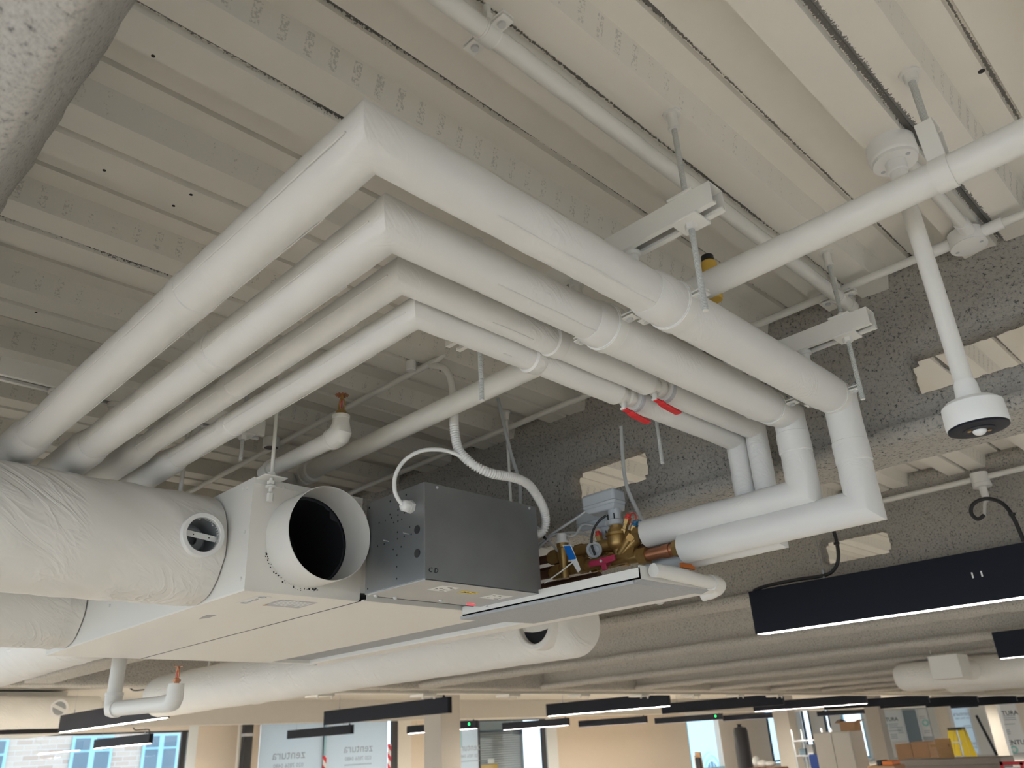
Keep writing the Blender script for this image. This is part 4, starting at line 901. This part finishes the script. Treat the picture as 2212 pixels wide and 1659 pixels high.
# ---------------------------------------------------------------- linear pendant lights
LZ0, LZ1, LW = .427, .630, .075
LG = 'black linear pendant lights'
def light(x, yr, yl, lens, label, cable='s', led=False, w=LW, rec=.001):
    """a hung black profile from yr to yl along the room"""
    t = thing('linear_pendant_light', label, 'pendant light', (x, (yr + yl) / 2, LZ1), LG)
    h = MB(); q = .004; x1 = x + w
    h.add([(x, yr, LZ0), (x1, yr, LZ0), (x1, yl, LZ0), (x, yl, LZ0), (x, yr, LZ1), (x1, yr, LZ1), (x1, yl, LZ1), (x, yl, LZ1),
           (x + q, yr + q, LZ0), (x1 - q, yr + q, LZ0), (x1 - q, yl - q, LZ0), (x + q, yl - q, LZ0), (x + q, yr + q, LZ0 + .012), (x1 - q, yr + q, LZ0 + .012), (x1 - q, yl - q, LZ0 + .012), (x + q, yl - q, LZ0 + .012)],
          [(0, 1, 5, 4), (1, 2, 6, 5), (2, 3, 7, 6), (3, 0, 4, 7), (4, 5, 6, 7), (0, 1, 9, 8), (1, 2, 10, 9), (2, 3, 11, 10), (3, 0, 8, 11), (8, 9, 13, 12), (9, 10, 14, 13), (10, 11, 15, 14), (11, 8, 12, 15)])
    obj('housing', h, 'lamp_black', t, smooth=False)
    obj('diffuser', MB().box((x + q + .001, yr + q + .001, LZ0 + rec), (x1 - q - .001, yl - q - .001, LZ0 + .0115)), lens, t, smooth=False)
    for y in (yr + .38, yl - .38):
        wv = obj('suspension_wire', MB().cyl((x + w / 2, y, LZ1 + .04), (x + w / 2, y, .998), .0012 if x < 6 else .003, 6), 'metal_grey', t)
        obj('wire_grip', MB().cyl((x + w / 2, y, LZ1), (x + w / 2, y, LZ1 + .045), .0065, 12), 'metal_grey', wv)
    xc = x + w / 2
    if cable == 's':
        e = yr + .12; obj('gland', MB().lathe((xc, e, LZ1), (0, 0, 1), [(0, .018), (.02, .018), (.03, .011), (.05, .009)], 14), 'cable_black', t)
        obj('power_cable', MB().tube(smooth_path([(xc, e, LZ1 + .04), (xc - .03, e + .02, LZ1 + .085), (xc - .12, e + .16, LZ1 + .09), (xc - .22, e + .30, LZ1 + .10), (xc - .26, e + .33, LZ1 + .22), (xc - .27, e + .34, .995)], 8), .0075 if x < 6 else .012, 8), 'cable_black', t)
    if led: obj('status_led', MB().ball((x - .004, yr + .25, (LZ0 + LZ1) / 2 + .02), .034, (.3, 1, 1)), 'led_green', t)
    return t
ROW = [3.69 + 3.83 * k for k in range(9)]
t = light(ROW[0], -1.2, 2.0, 'lens_white', 'large lit black linear pendant at right, nearest in the photo', cable=None)
xc = ROW[0] + LW / 2
obj('power_cable', MB().tube(smooth_path([(xc, 1.99, LZ1 + .006), (xc, 1.92, LZ1 + .018), (xc, 1.76, LZ1 + .022), (xc, 1.64, LZ1 + .018), (xc, 1.575, LZ1 + .03), (xc, 1.535, .71), (xc, 1.525, .80), (xc, 1.535, .90), (xc, 1.55, .97)], 8), .0085, 12), 'cable_black', t)
obj('cable_tie', MB().lathe((xc, 1.527, .775), (0, 0, 1), [(0, .010), (.001, .0135), (.012, .0135), (.013, .010)], 14), 'cable_black', t)
obj('power_cable', MB().tube(smooth_path([(xc - .01, .885, .770), (xc, .915, .762), (xc, .932, .79), (xc, .92, .822), (xc, .885, .838), (xc, .845, .833), (xc, .805, .80), (xc, .785, .74), (xc, .775, .64)], 8), .0080, 12), 'cable_black', t)
obj('cable_tie', MB().lathe((xc, .786, .748), (0, 0, 1), [(0, .010), (.001, .013), (.010, .013), (.011, .010)], 14), 'cable_black', t)
for y in (.95, .985): obj('paint_mark', MB().box((ROW[0] - .0006, y - .003, .525), (ROW[0] - .0001, y + .003, .548)), 'label_white', t)
t = thing('cable_drop', 'white round outlet with loose flex end hanging on the far conduit', 'conduit box', (3.83, .885, .955))
obj('outlet_body', MB().lathe((3.83, .885, .975), (0, 0, -1), [(0, .036), (.045, .036), (.047, .038), (.062, .038), (.063, .016), (.10, .015), (.125, .012)], 26), 'white_plastic', t)
obj('flex_core', MB().tube(smooth_path([(3.83, .885, .86), (3.80, .89, .83), (3.77, .893, .79), (3.735, .888, .771)], 6), .0065, 10), 'white_plastic', t)
tag(obj('conduit_run', MB().cyl((3.83, -.8, .953), (3.83, 6.5, .953), .0125, 16), 'white_paint', None, (3.83, 1, .953)), 'white conduit along the second sprayed beam beyond the drops', 'conduit', CG)
light(ROW[1], -1.2, 1.99, 'lens_white', 'lit black linear pendant cut by the right edge below the nearest one')
light(ROW[0], 8.75, 11.86, 'lens_far', 'lit black linear pendant below the white sprinkler drop at left')
light(ROW[1], 8.75, 11.75, 'lens_off', 'unlit black linear pendant left of the near column head')
light(ROW[2], 7.86, 10.5, 'lens_far', 'lit black linear pendant with warm lens right of the near column')
light(ROW[3], 7.9, 10.7, 'lens_off', 'unlit black linear pendant just right of the warm lit one')
light(ROW[4], 7.9, 10.7, 'lens_far', 'lit thin black linear pendant crossing the second visible column')
light(ROW[5], 7.9, 10.7, 'lens_off', 'unlit black linear pendant above the white cabinet')
light(ROW[6], 7.9, 10.7, 'lens_off', 'unlit black linear pendant above the cardboard boxes')
light(ROW[7], 7.9, 10.7, 'lens_off', 'unlit black linear pendant above the yellow ladder')
light(ROW[8], 7.9, 10.7, 'lens_off', 'unlit black linear pendant farthest right against the poster')
light(7.9, 19.3, 22.6, 'lens_far', 'small lit black linear pendant in front of the brick building view', w=.09)
light(11.9, 17.4, 20.3, 'lens_off', 'small unlit black linear pendant in front of the printed white film', w=.09)
light(15.3, 16.7, 19.6, 'lens_far', 'small lit black linear pendant partly hidden by the near column', led=True, w=.09)
light(19.0, 16.75, 19.5, 'lens_far', 'small lit black linear pendant in front of the slatted shutter', w=.09)
light(22.9, 16.8, 19.7, 'lens_far', 'thin black pendant right of the slatted shutter', w=.09, rec=.008)  # glow added to the recessed pendants from here on, to brighten the far wall
light(26.7, 16.3, 19.2, 'lens_far', 'thin black pendant over the plain wall and pale blue window', led=True, w=.09, rec=.008)
light(30.5, 15.6, 18.6, 'lens_far', 'thin black pendant left of the second visible column', w=.09, rec=.008)
light(35.5, 14.2, 17.0, 'lens_far', 'thin black pendant behind the white cabinet top', led=True, w=.09, rec=.008)
light(38.0, 11.3, 12.6, 'lens_far', 'small lit pendant in front of the pale blue printed film at right', w=.09)
for x, y, l in ((-3.97, -1.2, 'left of the viewer'), (-3.97, 8.75, 'far left of the wrapped ducts'), (-.15, 8.75, 'left beyond the ringed duct'), (-3.97, 17.5, 'at the far left corner'), (19.0, -1.2, 'fifth along the right hand row'), (26.7, -1.2, 'farthest along the right hand row')):  # unseen pendants added to raise the brightness of the room
    light(x, y, y + 3.0, 'lens_added', 'added lit black pendant, unseen, out of the picture, ' + l)

# ---------------------------------------------------------------- cable tray, far ducts
t = thing('cable_tray', 'long perforated cream cable tray crossing the room below the beams', 'cable tray', (12, 7.55, .60))
mb = MB().box((4.0, 7.50, .578), (30, 7.503, .586)); mb.box((4.0, 7.50, .628), (30, 7.503, .640)); mb.box((4.0, 7.50, .575), (30, 7.68, .578)); mb.box((4.0, 7.677, .578), (30, 7.68, .640))
for k in range(380): mb.box((4.0 + k * .068, 7.50, .586), (4.0 + k * .068 + .028, 7.503, .628))
obj('tray_body', mb, 'panel_white', t, smooth=False)
for k in range(8):
    x = 4.8 + 1.36 * k; b = MB().box((x - .10, 7.47, .545), (x + .10, 7.71, .572)); b.box((x - .09, 7.49, .515), (x - .075, 7.505, .545)); b.box((x + .075, 7.49, .515), (x + .09, 7.505, .545))
    for s in (-1, 1): b.cyl((x + s * .083, 7.70, .55), (x + s * .083, 7.70, .998), .006, 8)
    o = obj('tray_bracket', b, 'panel_white', t, smooth=False)
t = thing('air_duct', 'white round air duct with a square box, far right under the beams', 'duct', (9.65, 2, .455))
DXR = 9.65
P = [V(DXR, 3.52 + .10 * math.cos(k / 6 * PI / 2), .455) for k in range(7)]; RR = [.142 * (.5 + .5 * math.sin(k / 6 * PI / 2)) for k in range(7)]
for k in range(1, 40): P.append(V(DXR, 3.52 - .12 * k, .455)); RR.append(.142 + .005 * noise.noise(V(k * .3, 0, 0)))
obj('duct_jacket', MB().tube(P, RR, 32), 'duct_wrap', t)
obj('square_box', MB().box((8.98, 2.735, .375), (9.30, 3.02, .60)), 'panel_white', t, bevel=.008)
obj('neck', MB().cyl((9.2, 2.86, .48), (9.62, 2.80, .46), .10, 24), 'duct_wrap', t)
for y in (3.2, 1.6): obj('hanger_rod', MB().cyl((DXR, y, .58), (DXR, y, .70), .008, 8), 'white_paint', t)
t = thing('air_duct', 'white round air duct behind the boxed duct at far right', 'duct', (11.55, 3, .46))
obj('duct_jacket', MB().tube([(11.55, 3.75, .455), (11.55, 3.69, .455), (11.55, -1.0, .455)], [.10, .145, .145], 28), 'duct_wrap', t)
t = thing('air_duct', 'white wrapped air duct with small damper dial at lower left', 'duct', (1.4, 12.4, .7))
obj('duct_jacket', duct([(-1.0, 12.4, .70), (4.3, 12.4, .70)], .20, 9.2, seg=40, step=.08), 'duct_wrap', t)
rc = V(3.76, 12.195, .735)
r_ = obj('damper_ring', MB().ring(rc, (0, -1, 0), 0, .02, .085, .11, 30), 'white_plastic', t)
obj('dial', MB().cyl(rc + V(0, -.002, 0), rc + V(0, .004, 0), .085, 30), 'metal_grey', r_); obj('damper_lever', MB().obox(rc + V(0, -.008, 0), (.105, 0, -.05), (0, .004, 0), (.008, 0, .018)), 'white_plastic', r_)
t = thing('fan_coil_unit', 'far fan coil unit with dark open side above the brick building view', 'fan coil unit', (1.4, 13, .44))
obj('casing', MB().box((-.6, 12.7, .44), (4.0, 14.2, .98)), 'panel_white', t, bevel=.006)
obj('open_side', MB().box((2.6, 12.695, .455), (4.0, 12.70, .56)), 'black_void', t)

# ---------------------------------------------------------------- far walls, windows and what is stuck to them
YW = 23.0
def wall(x0, x1, z0=-H, z1=1.0, m='plaster', nm='wall_far', y0=YW, y1=YW + .3): struct(nm, MB().box((x0, y0, z0), (x1, y1, z1)), m, smooth=False)
wall(-6, 10.48, .80); wall(-6, 10.48, -H, -1.5); wall(10.48, 10.74, m='frame_white'); wall(10.74, 12.6); wall(12.6, 17.6, .96, 1.0); wall(17.6, 18.15, m='plaster_white'); wall(18.15, 20.2)
wall(20.2, 25.4, .86, 1.0, 'plaster_white'); wall(24.8, 25.4, m='frame_white', z1=.86); wall(25.4, 34.45, m='plaster'); wall(34.45, 37.3, .72, 1.0, 'plaster_white'); wall(37.3, 42.0, m='plaster'); wall(44.6, 46, m='plaster_white')
WN = [0]
def window(x0, x1, z0, z1, bars, fm, glass='pane_glass', y=YW + .06):
    WN[0] += 1
    t = thing('window_%d' % WN[0], 'x', 'window', ((x0 + x1) / 2, y, z0)); del t['label'], t['category']; t['kind'] = 'structure'
    obj('pane', MB().box((x0, y + .02, z0), (x1, y + .026, z1)), glass, t, smooth=False)
    for b, wd in bars: obj('mullion', MB().box((b - wd / 2, y - .04, z0), (b + wd / 2, y + .06, z1)), fm, t, smooth=False)
    for z in (z0, z1): obj('frame_rail', MB().box((x0, y - .03, z - .04), (x1, y + .05, z + .04)), fm, t, smooth=False)
window(-2, 10.48, -1.5, .80, ((10.38, .13), (4.0, .10)), 'frame_dark')
window(12.6, 17.6, -1.5, .96, ((17.48, .22), (14.78, .10)), 'frame_dark')
window(20.2, 25.0, -1.5, .86, ((24.65, .20), (21.25, .08)), 'frame_dark')
window(34.45, 37.3, -1.5, .72, ((34.50, .12),), 'frame_blue')
window(42.0, 44.6, -1.5, .72, ((42.2, .16), (43.3, .2)), 'frame_dark')
DT = 'riser pipes beside the printed film'
tag(obj('riser_pipe', MB().cyl((11.92, 22.9, -H), (11.92, 22.9, 1.0), .05, 14), 'plaster_white', None, (11.92, 22.9, -H)), 'thin cream riser pipe left of the dark column', 'pipe')
t = thing('dark_riser', 'dark riser post with a pale band left of the printed white film', 'post', (12.0, 22.5, -H))
obj('post', MB().box((11.84, 22.45, -H), (12.1, 22.65, 1.0)), 'frame_dark', t, bevel=.02)
obj('band', MB().box((11.835, 22.44, .58), (12.105, 22.66, .66)), 'label_grey', t)
def film(x0, x1, z0, z1, label, marks, mirror=True, y=YW - .01, body='zentura'):
    t = thing('printed_film', label, 'window film', ((x0 + x1) / 2, y, z0), 'printed films on the windows')
    obj('sheet', MB().box((x0, y - .003, z0), (x1, y, z1)), 'white_film', t, smooth=False)
    for cx, z, s in marks:
        fr = lambda zz: ((cx, y - .0045, zz), (1, 0, 0), (0, 0, 1))
        obj('lettering', text_mesh(body, .36 * s, fr(z), .0004, mirror), 'ink_grey', t, smooth=False)
        obj('lettering', text_mesh('020 7856 0480', .165 * s, fr(z - .29 * s), .0004, mirror), 'ink_grey', t, smooth=False)
        l = MB()
        for k in range(16): l.box((cx - .50 * s + k * .064 * s, y - .0049, z - .475 * s), (cx - .50 * s + k * .064 * s + .042 * s, y - .0040, z - .440 * s))
        obj('fine_print', l, 'ink_grey', t, smooth=False)['kind'] = 'stuff'
    return t
t = film(12.62, 14.72, -1.5, .95, 'white printed film on the window left of the hazard tape', ((13.58, .055, 1.0),))
t = film(14.84, 17.15, -1.5, .95, 'white printed film on the window between the two strips of hazard tape', ((16.03, .135, 1.0),))
film(20.25, 21.15, -1.4, .84, 'narrow printed white film beside the slatted shutter', ((20.72, -.02, .95),), body='zentura')
for x, a, l in ((14.78, -.02, 'striped red and white hazard tape at middle of the printed film window'), (17.20, .22, 'striped red and white hazard tape at right of the printed film window')):
    tag(obj('hazard_tape', MB().box((x - .065, YW - .06, -1.5), (x + .065, YW - .055, a)), 'hazard_tape', None, (x, YW, a), smooth=False), l, 'tape', 'hazard tapes')
tag(obj('blue_strip', MB().box((14.74, YW - .05, -.02), (14.82, YW - .045, .85)), 'frame_blue', None, (14.78, YW, .4), smooth=False), 'thin blue strip above the middle hazard tape', 'strip')
tag(obj('blue_strip', MB().box((20.24, YW - .05, .0), (20.36, YW - .045, .62)), 'frame_blue', None, (20.3, YW, .4), smooth=False), 'thin blue strip right of the near column', 'strip')
t = thing('slatted_shutter', 'dark blue grey slatted shutter behind the window', 'shutter', (22.6, YW + .5, -1.5))
obj('shutter_box', MB().box((21.3, YW + .45, .50), (24.0, YW + .8, .90)), 'street_glass', t, bevel=.02)
mb = MB()
for k in range(26): mb.obox((22.65, YW + .6, .42 - k * .078), (1.32, 0, 0), (0, .004, .030), (0, .028, -.006))
obj('slats', mb, 'metal_grey', t, smooth=False)
obj('backing', MB().box((21.3, YW + .68, -1.6), (24.0, YW + .70, .5)), 'street_glass', t)
for x in (21.3, 23.9): obj('guide_rail', MB().box((x, YW + .5, -1.6), (x + .08, YW + .7, .5)), 'street_glass', t)
tag(obj('orange_sign', MB().box((21.45, YW + .42, -1.3), (22.5, YW + .44, -.62)), 'yellow', None, (22, YW + .4, -1), bevel=.01), 'orange yellow board in front of the slatted shutter', 'sign')
tag(obj('white_notice', MB().box((22.0, YW + .40, -.58), (22.32, YW + .41, -.44)), 'label_white', None, (22.1, YW + .4, -.5)), 'small white notice above the orange board', 'notice')
# street beyond the glass
t = thing('brick_building', 'brick building with pale blue window frames across the street', 'building', (6, 32, -H))
obj('brick_front', MB().box((-14, 32, -4), (19.2, 33, 7)), 'street_brick', t, smooth=False)
for x0, x1 in ((6.6, 8.5), (10.46, 11.82), (12.88, 14.2)):
    f = obj('street_window', MB().box((x0, 31.9, -2.2), (x1, 31.98, 1.02)), 'frame_blue', t, smooth=False); xm = (x0 + x1) / 2
    for a, b in ((x0 + .10, xm - .10), (xm + .10, x1 - .10)):
        for z0, z1 in ((-2.1, .50), (.58, .94)): obj('street_pane', MB().box((a, 31.88, z0), (b, 31.90, z1)), 'street_glass', f, smooth=False)
t = thing('pale_facade', 'pale blue rendered facade with round arch seen through far window', 'building', (48, 31, -H))
obj('front', MB().box((42, 31, -5), (60, 32, 5)), 'render_blue', t, smooth=False)
for r0, r1 in ((1.0, 1.12), (.62, .74)): obj('arch_moulding', MB().ring((48.6, 30.95, -2.25), (0, 1, 0), -.06, .06, r0, r1, 40), 'render_blue', t)
obj('arch_pane', MB().cyl((48.6, 30.93, -2.25), (48.6, 30.96, -2.25), .60, 32), 'street_glass', t)
for s in (-.2, .2): obj('glazing_bar', MB().box((48.6 + s - .04, 30.88, -2.9), (48.6 + s + .04, 30.92, -1.68)), 'frame_blue', t)

# end wall at the right with its posters
XR = 46.0
def rwall(y0, y1, z0=-H, z1=1.0, m='plaster'): struct('wall_right', MB().box((XR, y0, z0), (XR + .3, y1, z1)), m, smooth=False)
rwall(-7, 12.0); rwall(13.5, 14.1, m='plaster_white'); rwall(15.4, 16.1, m='plaster_white'); rwall(16.1, 17.4, m='metal_grey'); rwall(17.4, 19.5, m='plaster_white'); rwall(20.7, 21.35, m='plaster'); rwall(21.7, 22.5, m='plaster'); rwall(12.0, 13.5, m='plaster_white')
rwall(14.1, 15.4, .55, 1.0, 'plaster_white'); rwall(19.5, 20.7, .6, 1.0, 'plaster_white')
def rwindow(y0, y1, z1, fm):
    WN[0] += 1
    t = thing('window_%d' % WN[0], 'x', 'window', (XR, (y0 + y1) / 2, -1.5)); del t['label'], t['category']; t['kind'] = 'structure'
    obj('pane', MB().box((XR + .1, y0, -1.5), (XR + .106, y1, z1)), 'pane_glass', t, smooth=False)
    for y in (y0 + .05, y1 - .05): obj('mullion', MB().box((XR + .02, y - .05, -1.5), (XR + .16, y + .05, z1)), fm, t, smooth=False)
    obj('frame_rail', MB().box((XR + .02, y0, -1.6), (XR + .16, y1, -1.5)), fm, t, smooth=False)
rwindow(14.1, 15.4, .55, 'frame_white'); rwindow(19.5, 20.7, .6, 'frame_blue'); rwindow(21.35, 21.7, .9, 'frame_dark'); rwindow(22.5, 23.0, .9, 'frame_dark')
def poster(y0, y1, z0, z1, label, items, m='label_white', x=XR - .02):
    t = thing('poster', label, 'poster', (x, (y0 + y1) / 2, z0), 'printed sheets on the end wall')
    obj('sheet', MB().box((x - .004, y0, z0), (x, y1, z1)), m, t, smooth=False)
    for it in items:
        if it[0] == 't': obj('lettering', text_mesh(it[1], it[4], ((x - .0055, it[2], it[3]), (0, -1, 0), (0, 0, 1)), .0004, it[5] if len(it) > 5 else False, bold=True), it[6] if len(it) > 6 else 'ink', t, smooth=False)
        if it[0] == 'm': obj('mint_shape', MB().ring((x - .0045, it[1], it[2]), (-1, 0, 0), 0, .0008, .09, .17, 20), 'mint', t)
        if it[0] == 'l':
            mb = MB(); random.seed(int(it[1] * 100))
            for k in range(it[4]): mb.box((x - .0052, it[1] - it[3] * (.35 + .15 * random.random()), it[2] - k * .085 - .03), (x - .0044, it[1] + it[3] * .5, it[2] - k * .085))
            obj('fine_print', mb, 'ink_grey', t, smooth=False)['kind'] = 'stuff'
    return t
poster(12.05, 13.45, -1.55, .70, 'tall white poster beside the farthest right column with large dark lettering', (('t', 'VENTURA', 12.62, .165, .27), ('m', 12.95, -.08), ('l', 12.4, .06, .55, 3), ('l', 12.6, -.30, .9, 1), ('l', 12.75, -.55, .4, 3), ('t', 'VENTURA', 12.35, -1.13, .29), ('m', 12.62, -1.42)))
poster(17.45, 18.7, -.85, .62, 'white poster between the cabinet and the glass door with large dark lettering', (('t', 'VENTURA', 18.22, .19, .25), ('m', 18.42, -.08), ('l', 17.95, -.02, .5, 3), ('l', 18.0, -.34, .9, 1), ('l', 18.05, -.52, .35, 3), ('l', 17.65, -.20, .3, 4)))
poster(16.15, 16.62, -.70, .60, 'narrow white poster at the edge of the fourth visible column', (('l', 16.4, .26, .3, 2), ('m', 16.33, -.06), ('l', 16.35, -.42, .3, 2)))
poster(14.2, 15.25, -1.5, .52, 'pale blue printed film behind the yellow ladder', (('t', 'zentura', 14.55, .25, .26, True, 'ink_grey'), ('t', '020 7856 0480', 14.55, .05, .11, True, 'ink_grey'), ('l', 14.4, -.28, .4, 2), ('t', 'zentura', 14.55, -1.08, .26, True, 'ink_grey'), ('t', '020 7856 0480', 14.55, -1.27, .11, True, 'ink_grey')), 'white_film', XR + .04)
tag(obj('hazard_tape', MB().box((XR - .006, 15.22, -.75), (XR - .001, 15.40, .20)), 'hazard_tape', None, (XR, 15.3, 0), smooth=False), 'striped red and white hazard tape above the yellow ladder', 'tape', 'hazard tapes')
tag(obj('leaning_pole', MB().cyl((44.5, 13.0, -1.6), (45.6, 13.75, .12), .06, 12), 'cable_black', None, (44.5, 13, -1.5)), 'thin black pole leaning left of the farthest right column', 'pole')
t = thing('glass_door', 'glass door with pale reflections between two posters on the end wall', 'door', (XR - .05, 16.9, -H))
obj('pane', MB().box((XR - .06, 16.66, -1.55), (XR - .05, 17.38, .58)), 'street_glass', t)
for y in (16.64, 17.38): obj('stile', MB().box((XR - .08, y - .03, -H), (XR - .03, y + .03, .62)), 'frame_white', t)

# ---------------------------------------------------------------- stored things along the bottom edge
def box_thing(name, label, cat, a, b, m, group=None, parts=(), bevel=.01):
    t = thing(name, label, cat, ((a[0] + b[0]) / 2, (a[1] + b[1]) / 2, a[2]), group)
    obj('body', MB().box(a, b), m, t, bevel=bevel); return t
t = thing('cabinet', 'tall white two door cabinet with a box on top', 'cabinet', (16.8, 7.7, -H))
obj('carcass', MB().box((16.52, 7.31, -H), (17.1, 8.07, -.095)), 'cabinet', t, bevel=.006)
for y0, y1 in ((7.32, 7.685), (7.695, 8.06)):
    d = obj('door', MB().box((16.50, y0, -H + .05), (16.52, y1, -.11)), 'cabinet', t, bevel=.004)
    obj('handle', MB().box((16.485, (7.64 if y0 < 7.5 else 7.74) - .008, -1.0), (16.50, (7.64 if y0 < 7.5 else 7.74) + .008, -.8)), 'metal_grey', d)
t = thing('carton', 'small torn brown carton on top of the white cabinet', 'box', (16.8, 7.4, -.095), 'brown cartons')
obj('body', MB().box((16.65, 7.25, -.095), (16.95, 7.55, .075)), 'cardboard', t, bevel=.008)
for s in (-1, 1): obj('flap', MB().obox((16.8, 7.4 + s * .19, .08), (.15, 0, 0), (0, .05, -.02), (0, 0, .003)), 'cardboard', t)
for k in range(3): obj('loose_wire', MB().tube(smooth_path([(16.8, 7.45, .06), (16.78, 7.50 + k * .03, .10 + k * .01), (16.75, 7.58 + k * .04, .08)], 5), .006, 6), 'cable_black', t)
t = box_thing('carton', 'brown carton behind the long worktop, left one of a pair', 'box', (17.3, 6.52, -.98), (17.7, 6.82, -.37), 'cardboard', 'brown cartons')
obj('tape', MB().box((17.298, 6.52, -.68), (17.3, 6.82, -.66)), 'timber', t)
t = box_thing('carton', 'brown carton behind the long worktop, right one of a pair', 'box', (17.3, 6.20, -.98), (17.7, 6.515, -.35), 'cardboard', 'brown cartons')
obj('tape', MB().box((17.298, 6.20, -.66), (17.3, 6.515, -.64)), 'timber', t)
box_thing('table', 'low storage table under the pair of brown cartons', 'table', (17.2, 6.0, -H), (17.9, 7.0, -.98), 'worktop')
t = thing('worktop', 'long grey brown worktop along the bottom right edge', 'counter', (15.3, 5.2, -H))
obj('top', MB().box((15.0, 4.35, -.66), (15.7, 5.98, -.57)), 'worktop', t, bevel=.006)
obj('front_panel', MB().box((15.03, 4.38, -H), (15.65, 5.95, -.66)), 'worktop', t, bevel=.006)
t = thing('timber_offcut', 'upright rough timber board with a crosspiece on the worktop', 'timber', (15.35, 5.25, -.57))
obj('board', MB().box((15.33, 5.13, -.57), (15.37, 5.37, -.275)), 'timber', t, bevel=.004); obj('crosspiece', MB().box((15.30, 5.16, -.40), (15.33, 5.45, -.355)), 'timber', t, bevel=.003)
t = thing('stepladder', 'yellow stepladder with black top cap in front of pale blue film', 'ladder', (20, 6.5, -H))
for s, f in ((0, 'rail'), (1, 'rail')):
    for x0, x1 in ((19.92, 19.62), (20.08, 20.45)):
        y0, y1 = (6.40, 6.27) if s == 0 else (6.60, 6.73); a, b = V(x0, y0, -.19), V(x1, y1, -H)
        obj(f, MB().obox((a + b) / 2, (b - a) / 2, (.02, 0, .005), (0, .055, 0)), 'ladder_yellow', t)
obj('top_cap', MB().box((19.85, 6.36, -.20), (20.15, 6.64, -.15)), 'frame_dark', t, bevel=.01)
for k in range(4): z = -.45 - k * .28; f = (-.19 - z) / (H - .19); obj('step', MB().box((19.92 - .30 * f - .03, 6.42 - .10 * f, z), (19.92 - .30 * f + .05, 6.58 + .10 * f, z + .025)), 'label_grey', t)
t = thing('red_cage', 'red framed barrier with white panels at the bottom right corner', 'barrier', (14, 3.9, -H))
for a, b in (((13.98, 3.4, -.63), (14.02, 4.08, -.585)), ((13.98, 4.04, -H), (14.02, 4.08, -.585)), ((13.98, 3.78, -H), (14.02, 3.82, -.6))): obj('bar', MB().box(a, b), 'red_frame', t)
for y0 in (3.5, 3.83): obj('panel', MB().box((14.02, y0, -1.3), (14.03, y0 + .2, -.66)), 'label_white', t)
obj('base', MB().box((13.9, 3.4, -H), (14.1, 4.1, -1.5)), 'red_frame', t)
t = thing('orange_crate', 'open brown and orange carton of tools left of the worktop', 'box', (13.1, 5.4, -H))
obj('body', MB().box((13.0, 5.20, -H), (13.4, 5.60, -.56)), 'cardboard', t, bevel=.008); obj('orange_lid', MB().box((13.02, 5.22, -.56), (13.3, 5.38, -.50)), 'orange', t, bevel=.01); obj('black_case', MB().box((13.05, 5.40, -.56), (13.3, 5.47, -.49)), 'frame_dark', t, bevel=.01)
t = thing('white_bags', 'heap of white bags on a brown carton left of the second visible column', 'bag', (14.2, 7.95, -.60))
for k, (y, z, r, s) in enumerate(((8.10, -.50, .085, (1, .8, 1.1)), (7.98, -.535, .09, (1, 1.2, .7)), (7.83, -.54, .08, (1, 1.3, .55)))): obj('bag', MB().ball((14.2, y, z), r, s), 'label_white', t)
box_thing('carton', 'brown carton carrying the white bags', 'box', (14.0, 7.66, -H), (14.5, 8.22, -.60), 'cardboard', 'brown cartons')
t = thing('upright_cases', 'dark cases and a brown board standing at the right end of the plain wall', 'case', (14.2, 9.1, -H))
obj('board', MB().prism([(14.0, 9.04, -H), (14.0, 9.30, -H), (14.0, 9.24, -.30), (14.0, 9.13, -.31)], (.04, 0, 0)), 'cardboard', t); obj('dark_case', MB().box((13.95, 9.12, -H), (14.0, 9.22, -.40)), 'frame_dark', t, bevel=.01); obj('white_edge', MB().box((13.96, 9.225, -H), (14.03, 9.25, -.36)), 'label_white', t)
t = thing('blue_chair', 'blue plastic chair back just left of the white cabinet', 'chair', (17.2, 8.5, -H))
obj('backrest', MB().box((17.3, 8.42, -.78), (17.34, 8.64, -.50)), 'blue_plastic', t, bevel=.018); obj('seat', MB().box((16.95, 8.40, -1.16), (17.34, 8.66, -1.12)), 'blue_plastic', t, bevel=.012)
for x in (16.98, 17.31):
    for y in (8.43, 8.63): obj('leg', MB().cyl((x, y, -H), (x, y, -1.14 if x < 17 else -.75), .011, 10), 'metal_grey', t)
t = thing('wrapped_cylinder', 'tall black wrapped cylinder standing by the pale blue window', 'cylinder', (24.2, 14.2, -H))
obj('body', MB().lathe((24.2, 14.2, -H), (0, 0, 1), [(0, .23), (.05, .25), (1.62, .225), (1.72, .19), (1.74, .05)], 28), 'dark_wrap', t)
obj('top_knot', MB().lathe((24.2, 14.2, .12), (0, 0, 1), [(0, .10), (.06, .05), (.10, .09)], 12), 'dark_wrap', t)
t = thing('grey_rack', 'grey metal rack of equipment between second column and white cabinet', 'rack', (19.5, 9.6, -H))
for y in (9.2, 9.95): 
    for x in (19.3, 19.8): obj('post', MB().box((x, y, -H), (x + .03, y + .03, -.02)), 'metal_grey', t)
for z in (-.28, -.60, -.95): obj('shelf', MB().box((19.3, 9.2, z), (19.83, 9.98, z + .025)), 'metal_grey', t)
GE = 'grey equipment on the rack'
for k, (y, z, h) in enumerate(((9.28, -.575, .17), (9.55, -.575, .22), (9.75, -.575, .14))):
    tag(obj('equipment_case', MB().box((19.4, y, z), (19.7, y + .16, z + h)), ('metal_grey', 'label_grey', 'street_glass')[k], None, (19.5, y, z), bevel=.012), ('grey case at the right end of the rack shelf', 'pale grey case in the middle of the rack shelf', 'dark case at the left end of the rack shelf')[k], 'case', GE)

for o in S.objects:
    if '_o' in o: del o['_o']
